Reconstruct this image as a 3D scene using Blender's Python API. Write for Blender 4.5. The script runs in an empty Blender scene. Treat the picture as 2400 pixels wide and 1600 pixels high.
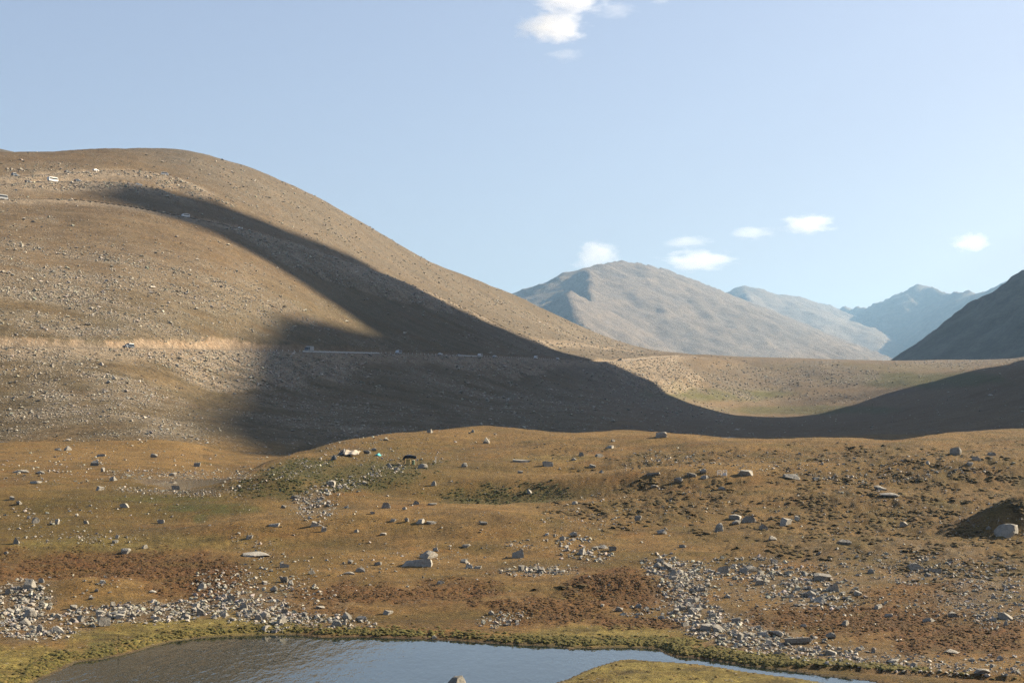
import bpy, math, random
import numpy as np
from mathutils import Vector, Matrix

random.seed(7)
RNG = np.random.default_rng(11)
scene = bpy.context.scene
COL = scene.collection

# ------------------------------------------------------------------ camera, sky, sun, exposure
F = 3333.0            # focal length in photograph pixels (50 mm on 36 mm, 2400 px wide)
VH = 940.0            # row of the true horizon
CAMZ = 25.0           # eye height above the lake
cam_data = bpy.data.cameras.new("camera")
cam_data.lens = 50.0
cam_data.sensor_width = 36.0
cam_data.shift_y = (VH - 800.0) / 2400.0
cam_data.clip_start = 0.2
cam_data.clip_end = 60000.0
cam = bpy.data.objects.new("camera", cam_data)
COL.objects.link(cam)
cam.location = (0, 0, CAMZ)
cam.rotation_euler = (math.radians(90), 0, 0)
scene.camera = cam

SUN_EL = math.radians(25.0)
SUN_AZ = math.radians(20.0)       # measured from +x (right) towards +y (ahead)
SUN_DIR = Vector((math.cos(SUN_EL) * math.cos(SUN_AZ), math.cos(SUN_EL) * math.sin(SUN_AZ), math.sin(SUN_EL)))
world = bpy.data.worlds.new("World")
scene.world = world
world.use_nodes = True
nt = world.node_tree
nt.nodes.clear()
wo = nt.nodes.new("ShaderNodeOutputWorld")
bg = nt.nodes.new("ShaderNodeBackground")
sky = nt.nodes.new("ShaderNodeTexSky")
sky.sky_type = 'NISHITA'
sky.sun_disc = False
sky.sun_elevation = SUN_EL
sky.sun_rotation = math.radians(90) - SUN_AZ
sky.altitude = 600
sky.air_density = 1.0
sky.dust_density = 4.5
sky.ozone_density = 0.7
gam = nt.nodes.new("ShaderNodeGamma")          # soft shoulder, as the photograph's exposure gives the bright sky
gam.inputs[1].default_value = 0.60
nt.links.new(sky.outputs[0], gam.inputs[0])
wbal = nt.nodes.new("ShaderNodeVectorMath"); wbal.operation = 'MULTIPLY'
wbal.inputs[1].default_value = (1.07, 1.085, 1.24)     # white balance of the whole sky
nt.links.new(gam.outputs[0], wbal.inputs[0])
nt.links.new(wbal.outputs[0], bg.inputs[0])
bg.inputs[1].default_value = 0.071
nt.links.new(bg.outputs[0], wo.inputs[0])
sun_data = bpy.data.lights.new("sun", 'SUN')
sun_data.energy = 5.0
sun_data.angle = math.radians(0.53)
sun_data.color = (1.0, 0.85, 0.64)
sun = bpy.data.objects.new("sun", sun_data)
COL.objects.link(sun)
sun.location = (300, 100, 300)
sun.rotation_euler = (-SUN_DIR).to_track_quat('-Z', 'Y').to_euler()
vs = scene.view_settings
scene.display_settings.display_device = 'sRGB'
vs.view_transform = 'Standard'
vs.look = 'None'
vs.exposure = 1.78
vs.gamma = 1.0
vs.use_curve_mapping = False
cy = scene.cycles
cy.max_bounces = 5
cy.diffuse_bounces = 1
cy.glossy_bounces = 2
cy.transmission_bounces = 2
cy.volume_bounces = 1
cy.use_denoising = True
cy.denoiser = 'OPENIMAGEDENOISE'
cy.denoising_input_passes = 'RGB_ALBEDO_NORMAL'
cy.denoising_prefilter = 'NONE'
cy.use_adaptive_sampling = True
cy.adaptive_threshold = 0.008
cy.caustics_reflective = False
cy.caustics_refractive = False

# ------------------------------------------------------------------ helpers
def hash2(ix, iy, seed):
    h = (ix.astype(np.int64) * 374761393 + iy.astype(np.int64) * 668265263 + seed * 1442695041) & 0xFFFFFFFF
    h = ((h ^ (h >> 13)) * 1274126177) & 0xFFFFFFFF
    return (h ^ (h >> 16)) & 0xFFFFFFFF

def perlin(x, y, seed=0):
    x = np.asarray(x, dtype=np.float64); y = np.asarray(y, dtype=np.float64)
    x0 = np.floor(x); y0 = np.floor(y)
    fx = x - x0; fy = y - y0
    ux = fx * fx * fx * (fx * (fx * 6 - 15) + 10)
    uy = fy * fy * fy * (fy * (fy * 6 - 15) + 10)
    def g(i, j):
        a = hash2(x0 + i, y0 + j, seed) * (2 * math.pi / 4294967296.0)
        return np.cos(a) * (fx - i) + np.sin(a) * (fy - j)
    n0 = g(0, 0) * (1 - ux) + g(1, 0) * ux
    n1 = g(0, 1) * (1 - ux) + g(1, 1) * ux
    return (n0 * (1 - uy) + n1 * uy) * 1.5

def fbm(x, y, seed=0, octs=4, gain=0.5):
    a = 1.0; s = 0.0; t = 0.0
    for k in range(octs):
        s = s + a * perlin(x * 2 ** k, y * 2 ** k, seed + 17 * k)
        t += a
        a *= gain
    return s / t

def ridged(x, y, seed=0, octs=4):
    a = 1.0; s = 0.0; t = 0.0
    for k in range(octs):
        s = s + a * (1 - np.abs(perlin(x * 2 ** k, y * 2 ** k, seed + 31 * k)) * 2)
        t += a
        a *= 0.5
    return s / t

def sstep(a, b, x):
    t = np.clip((x - a) / (b - a), 0, 1)
    return t * t * (3 - 2 * t)

def tab(u, pts):
    p = np.array(pts, dtype=float)
    return np.interp(u, p[:, 0], p[:, 1])

def lin(*c):
    r = []
    for x in c:
        x = x / 255.0
        r.append(x / 12.92 if x <= 0.04045 else ((x + 0.055) / 1.055) ** 2.4)
    return np.array(r)

def mesh_from(name, verts, faces, smooth=True, colors=None):
    """verts (n,3), faces (m,k) with constant k"""
    me = bpy.data.meshes.new(name)
    verts = np.ascontiguousarray(verts, dtype=np.float32)
    faces = np.ascontiguousarray(faces, dtype=np.int32)
    m, k = faces.shape
    me.vertices.add(len(verts)); me.vertices.foreach_set("co", verts.ravel())
    me.loops.add(m * k); me.loops.foreach_set("vertex_index", faces.ravel())
    me.polygons.add(m)
    me.polygons.foreach_set("loop_start", np.arange(0, m * k, k, dtype=np.int32))
    me.polygons.foreach_set("use_smooth", np.full(m, smooth, dtype=bool))
    if colors is not None:
        at = me.color_attributes.new("Col", 'FLOAT_COLOR', 'POINT')
        c4 = np.ones((len(verts), 4), dtype=np.float32); c4[:, :3] = colors
        at.data.foreach_set("color", c4.ravel())
    me.update(calc_edges=True)
    return me

def link(name, me, mat=None, parent=None, loc=None):
    o = bpy.data.objects.new(name, me)
    COL.objects.link(o)
    if mat is not None and me is not None and len(me.materials) == 0:
        me.materials.append(mat)
    if parent is not None:
        o.parent = parent
    if loc is not None:
        o.location = loc
    return o

def tag(o, label=None, cat=None, group=None, kind=None):
    if label: o["label"] = label
    if cat: o["category"] = cat
    if group: o["group"] = group
    if kind: o["kind"] = kind
    return o

def grid_faces(nr, nc):
    i = np.arange(nr - 1)[:, None] * nc + np.arange(nc - 1)[None, :]
    return np.stack([i, i + 1, i + nc + 1, i + nc], -1).reshape(-1, 4)

class N:
    """tiny node-graph helper"""
    def __init__(self, name, rough=0.9):
        self.mat = bpy.data.materials.new(name)
        self.mat.use_nodes = True
        self.t = self.mat.node_tree
        self.b = self.t.nodes["Principled BSDF"]
        self.b.inputs["Roughness"].default_value = rough
        self.b.inputs["Specular IOR Level"].default_value = 0.15
    def n(self, typ, **kw):
        nd = self.t.nodes.new(typ)
        for k, v in kw.items():
            if k.startswith("i_"):
                key = k[2:]
                nd.inputs[int(key) if key.isdigit() else key.replace("_", " ")].default_value = v
            else:
                setattr(nd, k, v)
        return nd
    def l(self, a, b): self.t.links.new(a, b)
    def noise(self, scale, detail=3, rough=0.6, vec=None, dist=0.0):
        nd = self.n("ShaderNodeTexNoise")
        nd.inputs["Scale"].default_value = scale; nd.inputs["Detail"].default_value = detail
        nd.inputs["Roughness"].default_value = rough; nd.inputs["Distortion"].default_value = dist
        if vec is not None: self.l(vec, nd.inputs["Vector"])
        return nd.outputs["Fac"]
    def ramp(self, fac, a, b, va=0.0, vb=1.0):
        nd = self.n("ShaderNodeMapRange")
        nd.inputs[1].default_value = a; nd.inputs[2].default_value = b
        nd.inputs[3].default_value = va; nd.inputs[4].default_value = vb
        self.l(fac, nd.inputs[0]); return nd.outputs[0]
    def mix(self, fac, a, b, typ='MIX'):
        nd = self.n("ShaderNodeMix", data_type='RGBA', blend_type=typ)
        for sock, v in ((nd.inputs[0], fac), (nd.inputs[6], a), (nd.inputs[7], b)):
            if hasattr(v, "is_output"): self.l(v, sock)
            elif isinstance(v, (int, float)): sock.default_value = v
            else: sock.default_value = (*v, 1.0) if len(v) == 3 else v
        return nd.outputs[2]
    def math(self, op, a, b=0.0):
        nd = self.n("ShaderNodeMath", operation=op)
        for sock, v in ((nd.inputs[0], a), (nd.inputs[1], b)):
            if hasattr(v, "is_output"): self.l(v, sock)
            else: sock.default_value = v
        return nd.outputs[0]
    def scalecol(self, col, fac):
        nd = self.n("ShaderNodeVectorMath", operation='SCALE')
        self.l(col, nd.inputs[0])
        if hasattr(fac, "is_output"): self.l(fac, nd.inputs[3])
        else: nd.inputs[3].default_value = fac
        return nd.outputs[0]
    def bump(self, h, dist, strength=1.0, prev=None):
        nd = self.n("ShaderNodeBump")
        nd.inputs["Distance"].default_value = dist; nd.inputs["Strength"].default_value = strength
        self.l(h, nd.inputs["Height"])
        if prev is not None: self.l(prev, nd.inputs["Normal"])
        self.l(nd.outputs[0], self.b.inputs["Normal"])
        return nd.outputs[0]
    def pos(self, sx=1, sy=1, sz=1):
        g = self.n("ShaderNodeNewGeometry")
        m = self.n("ShaderNodeMapping"); m.inputs["Scale"].default_value = (sx, sy, sz)
        self.l(g.outputs["Position"], m.inputs["Vector"]); return m.outputs[0]
    def attr(self):
        a = self.n("ShaderNodeAttribute", attribute_name="Col"); return a.outputs["Color"]
    def color(self, c):
        if hasattr(c, "is_output"): self.l(c, self.b.inputs["Base Color"])
        else: self.b.inputs["Base Color"].default_value = (*c, 1.0)

def plain(name, c, rough=0.6, metal=0.0, var=0.15, scale=3.0):
    m = N(name, rough)
    m.b.inputs["Metallic"].default_value = metal
    f = m.ramp(m.noise(scale, 3), 0.3, 0.7, 1 - var, 1 + var)
    rgb = m.n("ShaderNodeRGB"); rgb.outputs[0].default_value = (*c, 1.0)
    m.color(m.scalecol(rgb.outputs[0], f))
    return m.mat

def px(u, v, d):
    """the point at depth d seen at photograph pixel (u, v)"""
    return np.stack([(np.asarray(u) - 1200.0) / F * d, d + 0 * np.asarray(u), CAMZ - (np.asarray(v) - VH) / F * d], -1)

# ------------------------------------------------------------------ terrain tables (u = photograph column)
def pchip_cols(D, Z, dq):
    k, nc = D.shape
    h = np.diff(D, axis=0); dl = np.diff(Z, axis=0) / h
    m = np.zeros_like(Z)
    for i in range(1, k - 1):
        w1 = 2 * h[i] + h[i - 1]; w2 = h[i] + 2 * h[i - 1]
        ok = dl[i - 1] * dl[i] > 0
        with np.errstate(divide='ignore', invalid='ignore'):
            hm = (w1 + w2) / (w1 / dl[i - 1] + w2 / dl[i])
        m[i] = np.where(ok, hm, 0.0)
    m[0] = dl[0]; m[-1] = dl[-1]
    out = np.zeros_like(dq)
    for i in range(k - 1):
        s = (dq >= D[i]) & ((dq < D[i + 1]) | (i == k - 2))
        t = np.clip((dq - D[i]) / h[i], 0, 1)
        z = ((2 * t**3 - 3 * t**2 + 1) * Z[i] + (t**3 - 2 * t**2 + t) * h[i] * m[i]
             + (-2 * t**3 + 3 * t**2) * Z[i + 1] + (t**3 - t**2) * h[i] * m[i + 1])
        out = np.where(s, z, out)
    return out

def zof(v, d): return CAMZ - (v - VH) / F * d
def dof(v, z): return (CAMZ - z) * F / (v - VH)

inner = np.arange(-80, 2481, 3.2)
gl = -80 - np.cumsum(3.2 * 1.085 ** np.arange(1, 62))
gr = 2480 + np.cumsum(3.2 * 1.085 ** np.arange(1, 62))
U = np.concatenate([gl[::-1], inner, gr])
NC = len(U)

Z_OF_V = [(1000, 18.4), (1050, 14.5), (1100, 11.6), (1150, 8.8), (1200, 6.4), (1250, 4.6), (1300, 3.2), (1350, 2.2), (1400, 1.4), (1450, .75), (1485, .5)]
ZL_OF_V = [(1034, 12.5), (1050, 11.3), (1110, 8.75), (1150, 8.25), (1175, 7.3), (1200, 6.1), (1250, 4.4), (1300, 3.0), (1350, 2.05), (1400, 1.3), (1450, .75), (1485, .5)]
CREST = [(420, 1140), (520, 1130), (600, 1095), (700, 1060), (800, 1033), (900, 1016), (1000, 1011), (1130, 1000), (1250, 1006), (1350, 1012), (1450, 1006), (1550, 1013),
         (1700, 1028), (1850, 1027), (2000, 1027), (2100, 1032), (2200, 1016), (2300, 1009), (2400, 1005), (2600, 1000)]
B0D = [(-600, 440), (0, 440), (300, 440), (500, 440), (700, 480), (1000, 520), (1300, 570), (1600, 620), (1800, 650), (2100, 640), (2400, 600), (2800, 560)]
B0Z = [(-600, 12.5), (0, 12.5), (300, 12.2), (500, 9.5), (700, 6.5), (1000, 8), (1300, 9), (1600, 9), (1800, 8.5), (2100, 10), (2400, 12), (2800, 30), (3400, 60)]
def smooth1(a, n=9):
    k = np.ones(n) / n
    return np.convolve(np.pad(a, n // 2, mode='edge'), k, 'valid')
b0d = tab(U, B0D); b0z = tab(U, B0Z)
for _ in range(3): b0d = smooth1(b0d, 41); b0z = smooth1(b0z, 41)

# --- near ground (segment A)
vc = smooth1(smooth1(tab(U, CREST), 15), 15); zc = np.interp(vc, *np.array(Z_OF_V).T)
dc = dof(vc, zc)
lev = [0, .07, .16, .26, .36, .46, .56, .66, .78, .9, 1.0]
DR = [np.full(NC, 1.5), np.full(NC, 45.0), np.full(NC, 100.0)]; ZR = [np.full(NC, 23.4), np.full(NC, 9.5), np.full(NC, .6)]
for s in lev:
    v = 1485 - (1485 - vc) * s
    z = np.interp(v, *np.array(Z_OF_V).T)
    DR.append(dof(v, z)); ZR.append(z)
DR += [dc + 30, b0d + 1]; ZR += [zc - 3.0, b0z]
DL = [np.full(NC, 1.5), np.full(NC, 45.0), np.full(NC, 100.0)]; ZLl = [np.full(NC, 23.4), np.full(NC, 9.5), np.full(NC, .6)]
for v, z in ZL_OF_V[::-1]:
    DL.append(np.full(NC, dof(v, z))); ZLl.append(np.full(NC, z))
DL.append(b0d + 5); ZLl.append(b0z)
for a in (DR, DL):
    for i in range(1, len(a)): a[i] = np.maximum(a[i], a[i - 1] + .5)
nearrows = np.linspace(0, 1, 26)[:-1]
far = np.linspace(0, 1, 392)
dA = np.concatenate([1.5 * (108 / 1.5) ** nearrows[:, None] + 0 * b0d[None], 108 * (b0d[None] / 108) ** far[:, None]], 0)
zRq = pchip_cols(np.array(DR), np.array(ZR), dA)
zLq = pchip_cols(np.array(DL), np.array(ZLl), dA)
wk = sstep(360, 590, U)[None, :]
zA = zLq * (1 - wk) + zRq * wk
uA = U[None, :] + 0 * dA
xA = (uA - 1200) / F * dA
yA = dA

def bump_at(x, y, u, v, z, rx, ry, amp, rot=0.0):
    d = dof(v, z); cx = (u - 1200) / F * d
    dx = x - cx; dy = y - d
    c, s = math.cos(rot), math.sin(rot)
    a = (dx * c + dy * s) / rx; b = (-dx * s + dy * c) / ry
    return amp * np.exp(-(a * a + b * b))
zA0 = zA.copy()
for args in [(1000, 1235, 5.2, 26, 11, 1.5), (1180, 1150, 8.8, 24, 8, -1.3), (1560, 1140, 9.3, 22, 9, 1.3), (1900, 1120, 10.4, 30, 9, 1.2), (2350, 1110, 11, 28, 10, 1.6),
             (1900, 1095, 12, 40, 5, -.7), (1400, 1100, 11.5, 14, 6, -.8), (2050, 1180, 7.4, 30, 9, .9), (200, 1375, 1.8, 7, 5, .7), (2400, 1243, 5, 8, 5.5, 3.0), (2230, 1335, 2.6, 9, 4, -.5),
             (1450, 1370, 1.9, 7, 5, .7), (1700, 1480, .6, 5, 4, .25), (2100, 1290, 3.4, 18, 7, .7), (650, 1130, 10, 9, 6, .8), (740, 1190, 6.6, 6, 5, -.4), (620, 1260, 4, 12, 6, .5),
             (1250, 1420, 1.2, 12, 4, .35), (340, 1045, 11.6, 18, 12, .6)]:
    zA = zA + 1.9 * bump_at(xA, yA, *args)
frame = sstep(20, 60, dA)
zA = zA + frame * (0.75 * fbm(xA / 26, yA / 19, 3, 3) * sstep(150, 190, dA) + 0.16 * fbm(xA / 5.5, yA / 3.6, 5, 3))

def poly_sdf(x, y, P):
    P = np.asarray(P, float); best = np.full(x.shape, 1e18); ins = np.zeros(x.shape, bool)
    for i in range(len(P)):
        a = P[i]; b = P[(i + 1) % len(P)]
        ex, ey = b - a
        wx, wy = x - a[0], y - a[1]
        t = np.clip((wx * ex + wy * ey) / (ex * ex + ey * ey + 1e-12), 0, 1)
        best = np.minimum(best, (wx - ex * t) ** 2 + (wy - ey * t) ** 2)
        c = ((a[1] <= y) & (b[1] > y)) | ((b[1] <= y) & (a[1] > y))
        with np.errstate(divide='ignore', invalid='ignore'):
            xi = a[0] + (y - a[1]) / (b[1] - a[1]) * ex
        ins ^= c & (x < xi)
    return np.sqrt(best) * np.where(ins, -1, 1)

def plane_pts(pts, z):
    return [((u - 1200) / F * dof(v, z), dof(v, z)) for u, v in pts]
LAKE = [(20, 1630), (76, 1600), (115, 1583), (143, 1570), (160, 1561), (179, 1551), (237, 1545), (281, 1536), (324, 1525), (370, 1511), (408, 1502), (485, 1493), (600, 1488), (689, 1487),
        (753, 1493), (830, 1492), (932, 1495), (1018, 1498), (1072, 1501), (1136, 1506), (1200, 1510), (1251, 1512), (1315, 1515), (1333, 1522), (1352, 1517), (1391, 1519), (1442, 1517),
        (1506, 1518), (1539, 1521), (1565, 1535), (1590, 1540), (1621, 1541), (1685, 1550), (1736, 1559), (1800, 1566), (1838, 1570), (1889, 1577), (1927, 1583), (1979, 1588), (2030, 1594),
        (2080, 1603), (2250, 1640), (2600, 1700), (2600, 1760), (2200, 1665), (1991, 1612), (1953, 1604), (1915, 1597), (1864, 1588), (1800, 1581), (1736, 1572), (1685, 1563), (1634, 1556),
        (1583, 1552), (1532, 1549), (1481, 1545), (1455, 1546), (1430, 1552), (1404, 1560), (1379, 1569), (1353, 1580), (1328, 1592), (1290, 1604), (1200, 1650), (1100, 1760), (600, 1800), (200, 1740)]
POND = [(345, 1133), (357, 1129), (421, 1126), (485, 1124), (540, 1121), (566, 1121), (556, 1132), (535, 1144), (510, 1150), (459, 1150), (420, 1147), (383, 1139)]
lakeP = plane_pts(LAKE, 0.0); pondP = plane_pts(POND, 8.0)
wx_ = 0.35 * fbm(xA / 1.6, yA / 1.6, 77, 2)
sdl = np.full(dA.shape, 99.0)
nearm = (dA < 200)
sdl[nearm] = poly_sdf(xA[nearm], yA[nearm], lakeP)
sdl = sdl + wx_ * np.clip(np.abs(sdl), .25, 1)
bank = 0.06 + np.maximum(zA - .06, .2) * sstep(0.05, 2.2, sdl)
zA = np.where(sdl < 12, np.where(sdl < 0, np.maximum(-1.0, -0.05 + .3 * sdl), np.where(sdl < 2.2, bank, np.maximum(zA, .3))), zA)
pen = sstep(1180, 1330, uA) * (VH - (zA0 - CAMZ) / dA * F > 1538) * (sdl > 0) * (yA < np.interp(xA, [-20, 5, 16, 40, 90], [140, 138.6, 136.5, 128, 110]))
zA = np.where(pen > 0, .08 + (zA - .08) * (1 - .75 * pen), zA)
sdp = np.full(dA.shape, 99.0)
pm = (dA > 230) & (dA < 380) & (np.abs(uA - 480) < 420)
sdp[pm] = poly_sdf(xA[pm], yA[pm], pondP)
zA = np.where(sdp < 14, np.where(sdp < 0, 8.0 + np.maximum(-.8, .18 * sdp), (8.05 + np.maximum(zA - 8.05, .12) * sstep(0, 4, sdp)) * (1 - sstep(2, 8, sdp)) + zA * sstep(2, 8, sdp)), zA)

# --- hillside, valley, plateau (segment B)
BA = [(-600, 470, 915), (0, 478, 930), (300, 495, 932), (715, 605, 935), (1000, 700, 925), (1300, 900, 925), (1400, 1000, 915), (1530, 1290, 906), (1600, 1330, 942), (1700, 1400, 972), (1800, 1450, 984), (2000, 1400, 966), (2200, 1250, 916), (2400, 1150, 861), (2700, 1100, 760), (3400, 1000, 500)]
BR = [(-600, 500, 812), (-100, 512, 812), (0, 520, 813), (300, 560, 817), (500, 615, 820), (715, 700, 826), (1000, 850, 832), (1150, 960, 838), (1300, 1130, 843), (1400, 1240, 848), (1450, 1320, 846), (1530, 1500, 838), (1600, 1700, 833), (1800, 1950, 852), (2000, 2000, 858), (2200, 1950, 866), (2400, 1900, 850), (2700, 1800, 740), (3400, 1700, 480)]
BC = [(-600, 900, 385), (0, 1000, 366), (80, 1020, 367), (300, 1110, 357), (400, 1150, 360), (470, 1170, 366), (600, 1200, 405), (700, 1240, 449), (800, 1290, 500), (900, 1345, 558), (1000, 1410, 615), (1100, 1500, 655), (1200, 1610, 692), (1300, 1740, 738),
      (1400, 1900, 786), (1500, 2120, 818), (1600, 2500, 832), (1800, 2600, 839), (2100, 2600, 846), (2400, 2500, 842), (2700, 2400, 730), (3400, 2300, 470)]
def tab3(u, T):
    T = np.array(T, float)
    return np.interp(u, T[:, 0], T[:, 1]), np.interp(u, T[:, 0], T[:, 2])
bad, bav = tab3(U, BA); brd, brv = tab3(U, BR); bcd, bcv = tab3(U, BC)
# a little of the smooth crest
def sm3(a, n=41):
    for _ in range(3): a = smooth1(a, n)
    return a
bcv = smooth1(smooth1(bcv, 25), 25); bcd = sm3(bcd); bav = sm3(bav); bad = sm3(bad); brd = sm3(brd, 31); brv = sm3(brv, 31)
zra = zof(bav, bad); zrr = zof(brv, brd) + .5 * (1 - sstep(430, 640, U)) * sstep(-900, -200, U) + .7; zcc = zof(bcv, bcd)
midd = brd + (bcd - brd) * .55
hillw = 1 - sstep(1350, 1600, U)
midz = zrr + (zcc - zrr) * (.55 + .02 * hillw)
tail = bcd + 500; tz = zcc - 90 * hillw - 70
DB = np.array([b0d, bad, brd, midd, bcd, tail]); ZB = np.array([b0z, zra, zrr, midz, zcc, tz])
for i in range(1, len(DB)): DB[i] = np.maximum(DB[i], DB[i - 1] + 5)
r1 = np.linspace(0, 1, 171)[:-1]; r2 = np.linspace(0, 1, 201)[:-1]; r3 = np.linspace(0, 1, 16)
dB = np.concatenate([b0d * (DB[2] / b0d) ** r1[:, None], DB[2] * (DB[4] / DB[2]) ** r2[:, None], DB[4] * (DB[5] / DB[4]) ** (r3[:, None] ** 1.6)], 0)
zB = pchip_cols(DB, ZB, dB)
uB = U[None, :] + 0 * dB
xB = (uB - 1200) / F * dB
yB = dB
zB = zB + 1.6 * fbm(xB / 90, yB / 90, 21, 3) * sstep(460, 560, dB) + 0.45 * fbm(xB / 14, yB / 14, 23, 3) * sstep(440, 480, dB) \
    + 1.5 * fbm((xB * .55 - yB * .83) / 21, (xB * .83 + yB * .55) / 120, 25, 3) * sstep(480, 620, dB) * (1 - sstep(1450, 1700, uB)) + 4.5 * fbm(xB / 110, yB / 150, 27, 3) * sstep(1480, 1620, uB) * sstep(1350, 1600, dB) * (1 - sstep(2250, 2500, dB))
zB_nat = zB.copy()

def march(u, v, d2, x2, z2):
    """first hit of the view ray through photograph pixel (u, v) with a column grid -> depth (nan if none)"""
    u = np.atleast_1d(np.asarray(u, float)); v = np.atleast_1d(np.asarray(v, float))
    ci = np.clip(np.searchsorted(U, u), 1, NC - 1)
    ci = np.where(np.abs(U[ci - 1] - u) < np.abs(U[ci] - u), ci - 1, ci)
    out = np.full(len(u), np.nan)
    for s in range(0, len(u), 4000):
        c = ci[s:s + 4000]; D = d2[:, c]; Zt = z2[:, c]
        g = Zt - (CAMZ - (v[s:s + 4000][None] - VH) / F * D)
        up = g >= 0
        idx = np.argmax(up, 0); has = up.any(0) & (idx > 0)
        i1 = np.maximum(idx, 1); j = np.arange(len(c))
        g0 = g[i1 - 1, j]; g1 = g[i1, j]
        t = np.clip(-g0 / np.where(np.abs(g1 - g0) < 1e-9, 1, g1 - g0), 0, 1)
        dd = D[i1 - 1, j] + t * (D[i1, j] - D[i1 - 1, j])
        out[s:s + 4000] = np.where(has, dd, np.nan)
    return out

# --- roads cut into the hillside
def resample(P, step):
    P = np.asarray(P, float); L = np.concatenate([[0], np.cumsum(np.linalg.norm(np.diff(P[:, :2], axis=0), axis=1))])
    n = max(2, int(L[-1] / step) + 1); s = np.linspace(0, L[-1], n)
    Q = np.stack([np.interp(s, L, P[:, k]) for k in range(P.shape[1])], 1)
    for _ in range(6):
        Q[1:-1] = .25 * Q[:-2] + .5 * Q[1:-1] + .25 * Q[2:]
    return Q
road_u = np.array([-500, -100, 0, 100, 200, 300, 400, 500, 600, 715, 850, 1000, 1150, 1300, 1400, 1450, 1530, 1600, 1640])
rd, rv = tab3(road_u, BR)
ROAD = resample(px(road_u, rv, rd), 6.0)
def px_road(pts):
    p = np.array(pts, float); d = march(p[:, 0], p[:, 1], dB, xB, zB_nat)
    for i in range(len(d)):
        if np.isnan(d[i]): d[i] = d[i - 1]
    return resample(px(p[:, 0], p[:, 1], d), 6.0)
UPPER = px_road([(-120, 416), (0, 416), (37, 414), (100, 410), (158, 406), (215, 402), (300, 400), (350, 403), (384, 409), (406, 417)])
LOWER = px_road([(-120, 440), (0, 433), (62, 428), (121, 427), (180, 426), (260, 427), (300, 430), (334, 434), (368, 446)])
TRAV = px_road([(-120, 474), (0, 468), (100, 467), (180, 468), (300, 484), (425, 508), (560, 537), (680, 570), (800, 610), (900, 645), (1000, 685), (1100, 727), (1180, 768), (1240, 795), (1330, 803), (1420, 812), (1500, 826)])
ROADS = [(ROAD, 4.5, 1.5, .62), (UPPER, 4.6, 2.2, .5, 34.0), (LOWER, 4.6, 2.2, .5, 30.0), (TRAV, 3.0, 1.1, .62)]
gravm = np.zeros_like(zB); cutm = np.zeros_like(zB); fillm = np.zeros_like(zB); roadm = np.zeros_like(zB)
def carve(P, hw, cs, fs, grav=15.0, reach=46.0):
    global zB
    lo = P.min(0) - reach; hi = P.max(0) + reach
    sel = np.argwhere((xB > lo[0]) & (xB < hi[0]) & (yB > lo[1]) & (yB < hi[1]))
    if len(sel) == 0: return
    rr, cc = sel[:, 0], sel[:, 1]
    X = xB[rr, cc]; Y = yB[rr, cc]
    best = np.full(len(X), 1e9); sg = np.zeros(len(X)); zr = np.zeros(len(X))
    for i in range(len(P) - 1):
        a, b = P[i], P[i + 1]
        e = b - a; L2 = e[0] ** 2 + e[1] ** 2
        wx, wy = X - a[0], Y - a[1]
        t = np.clip((wx * e[0] + wy * e[1]) / L2, 0, 1)
        q = np.hypot(wx - e[0] * t, wy - e[1] * t)
        s = e[0] * wy - e[1] * wx          # >0 : left of travel (uphill side)
        m = q < best
        best = np.where(m, q, best); sg = np.where(m, np.sign(s), sg); zr = np.where(m, a[2] + e[2] * t, zr)
    z0 = zB[rr, cc]
    jag = 1 + .45 * fbm(X / 5, Y / 5, 91, 3)
    up = zr + np.maximum(best - hw, 0) * cs * jag
    dn = zr - np.maximum(best - hw, 0) * fs
    z = np.where(best < hw, zr, np.clip(z0, dn, up))
    w = sstep(reach, reach * .75, best)
    z = z0 + (z - z0) * w
    zB[rr, cc] = z
    on = best < hw
    cutm[rr, cc] = np.maximum(cutm[rr, cc], np.where(on, 0, sstep(.15, .7, z0 - z)))
    fillm[rr, cc] = np.maximum(fillm[rr, cc], np.where(on, 0, sstep(.1, .5, z - z0)))
    roadm[rr, cc] = np.maximum(roadm[rr, cc], sstep(hw + 1.5, hw, best))
    gravm[rr, cc] = np.maximum(gravm[rr, cc], np.where(sg < 0, sstep(hw + grav, hw + 2, best + 5 * fbm(X / 12, Y / 12, 92, 3)), 0))
for R in ROADS: carve(*R)

# ------------------------------------------------------------------ ground colours (surface colour of grass, heath, stone, soil)
def ells(u, v, L, warp=0.35, seed=40, soft=.35):
    out = np.zeros(u.shape)
    w1 = fbm(u / 70, v / 28, seed, 4)
    for e in L:
        cu, cv, ru, rv = e[:4]; amp = e[4] if len(e) > 4 else 1.0; rot = math.radians(e[5]) if len(e) > 5 else 0
        c, s = math.cos(rot), math.sin(rot)
        a = ((u - cu) * c + (v - cv) * s) / ru; b = (-(u - cu) * s + (v - cv) * c) / rv
        r = np.sqrt(a * a + b * b) + warp * w1 * 1.6
        out = np.maximum(out, amp * sstep(1 + soft, 1 - soft, r))
    return out

def mixc(c, col, m): return c + (col - c) * np.clip(m, 0, 1)[..., None]

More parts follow.
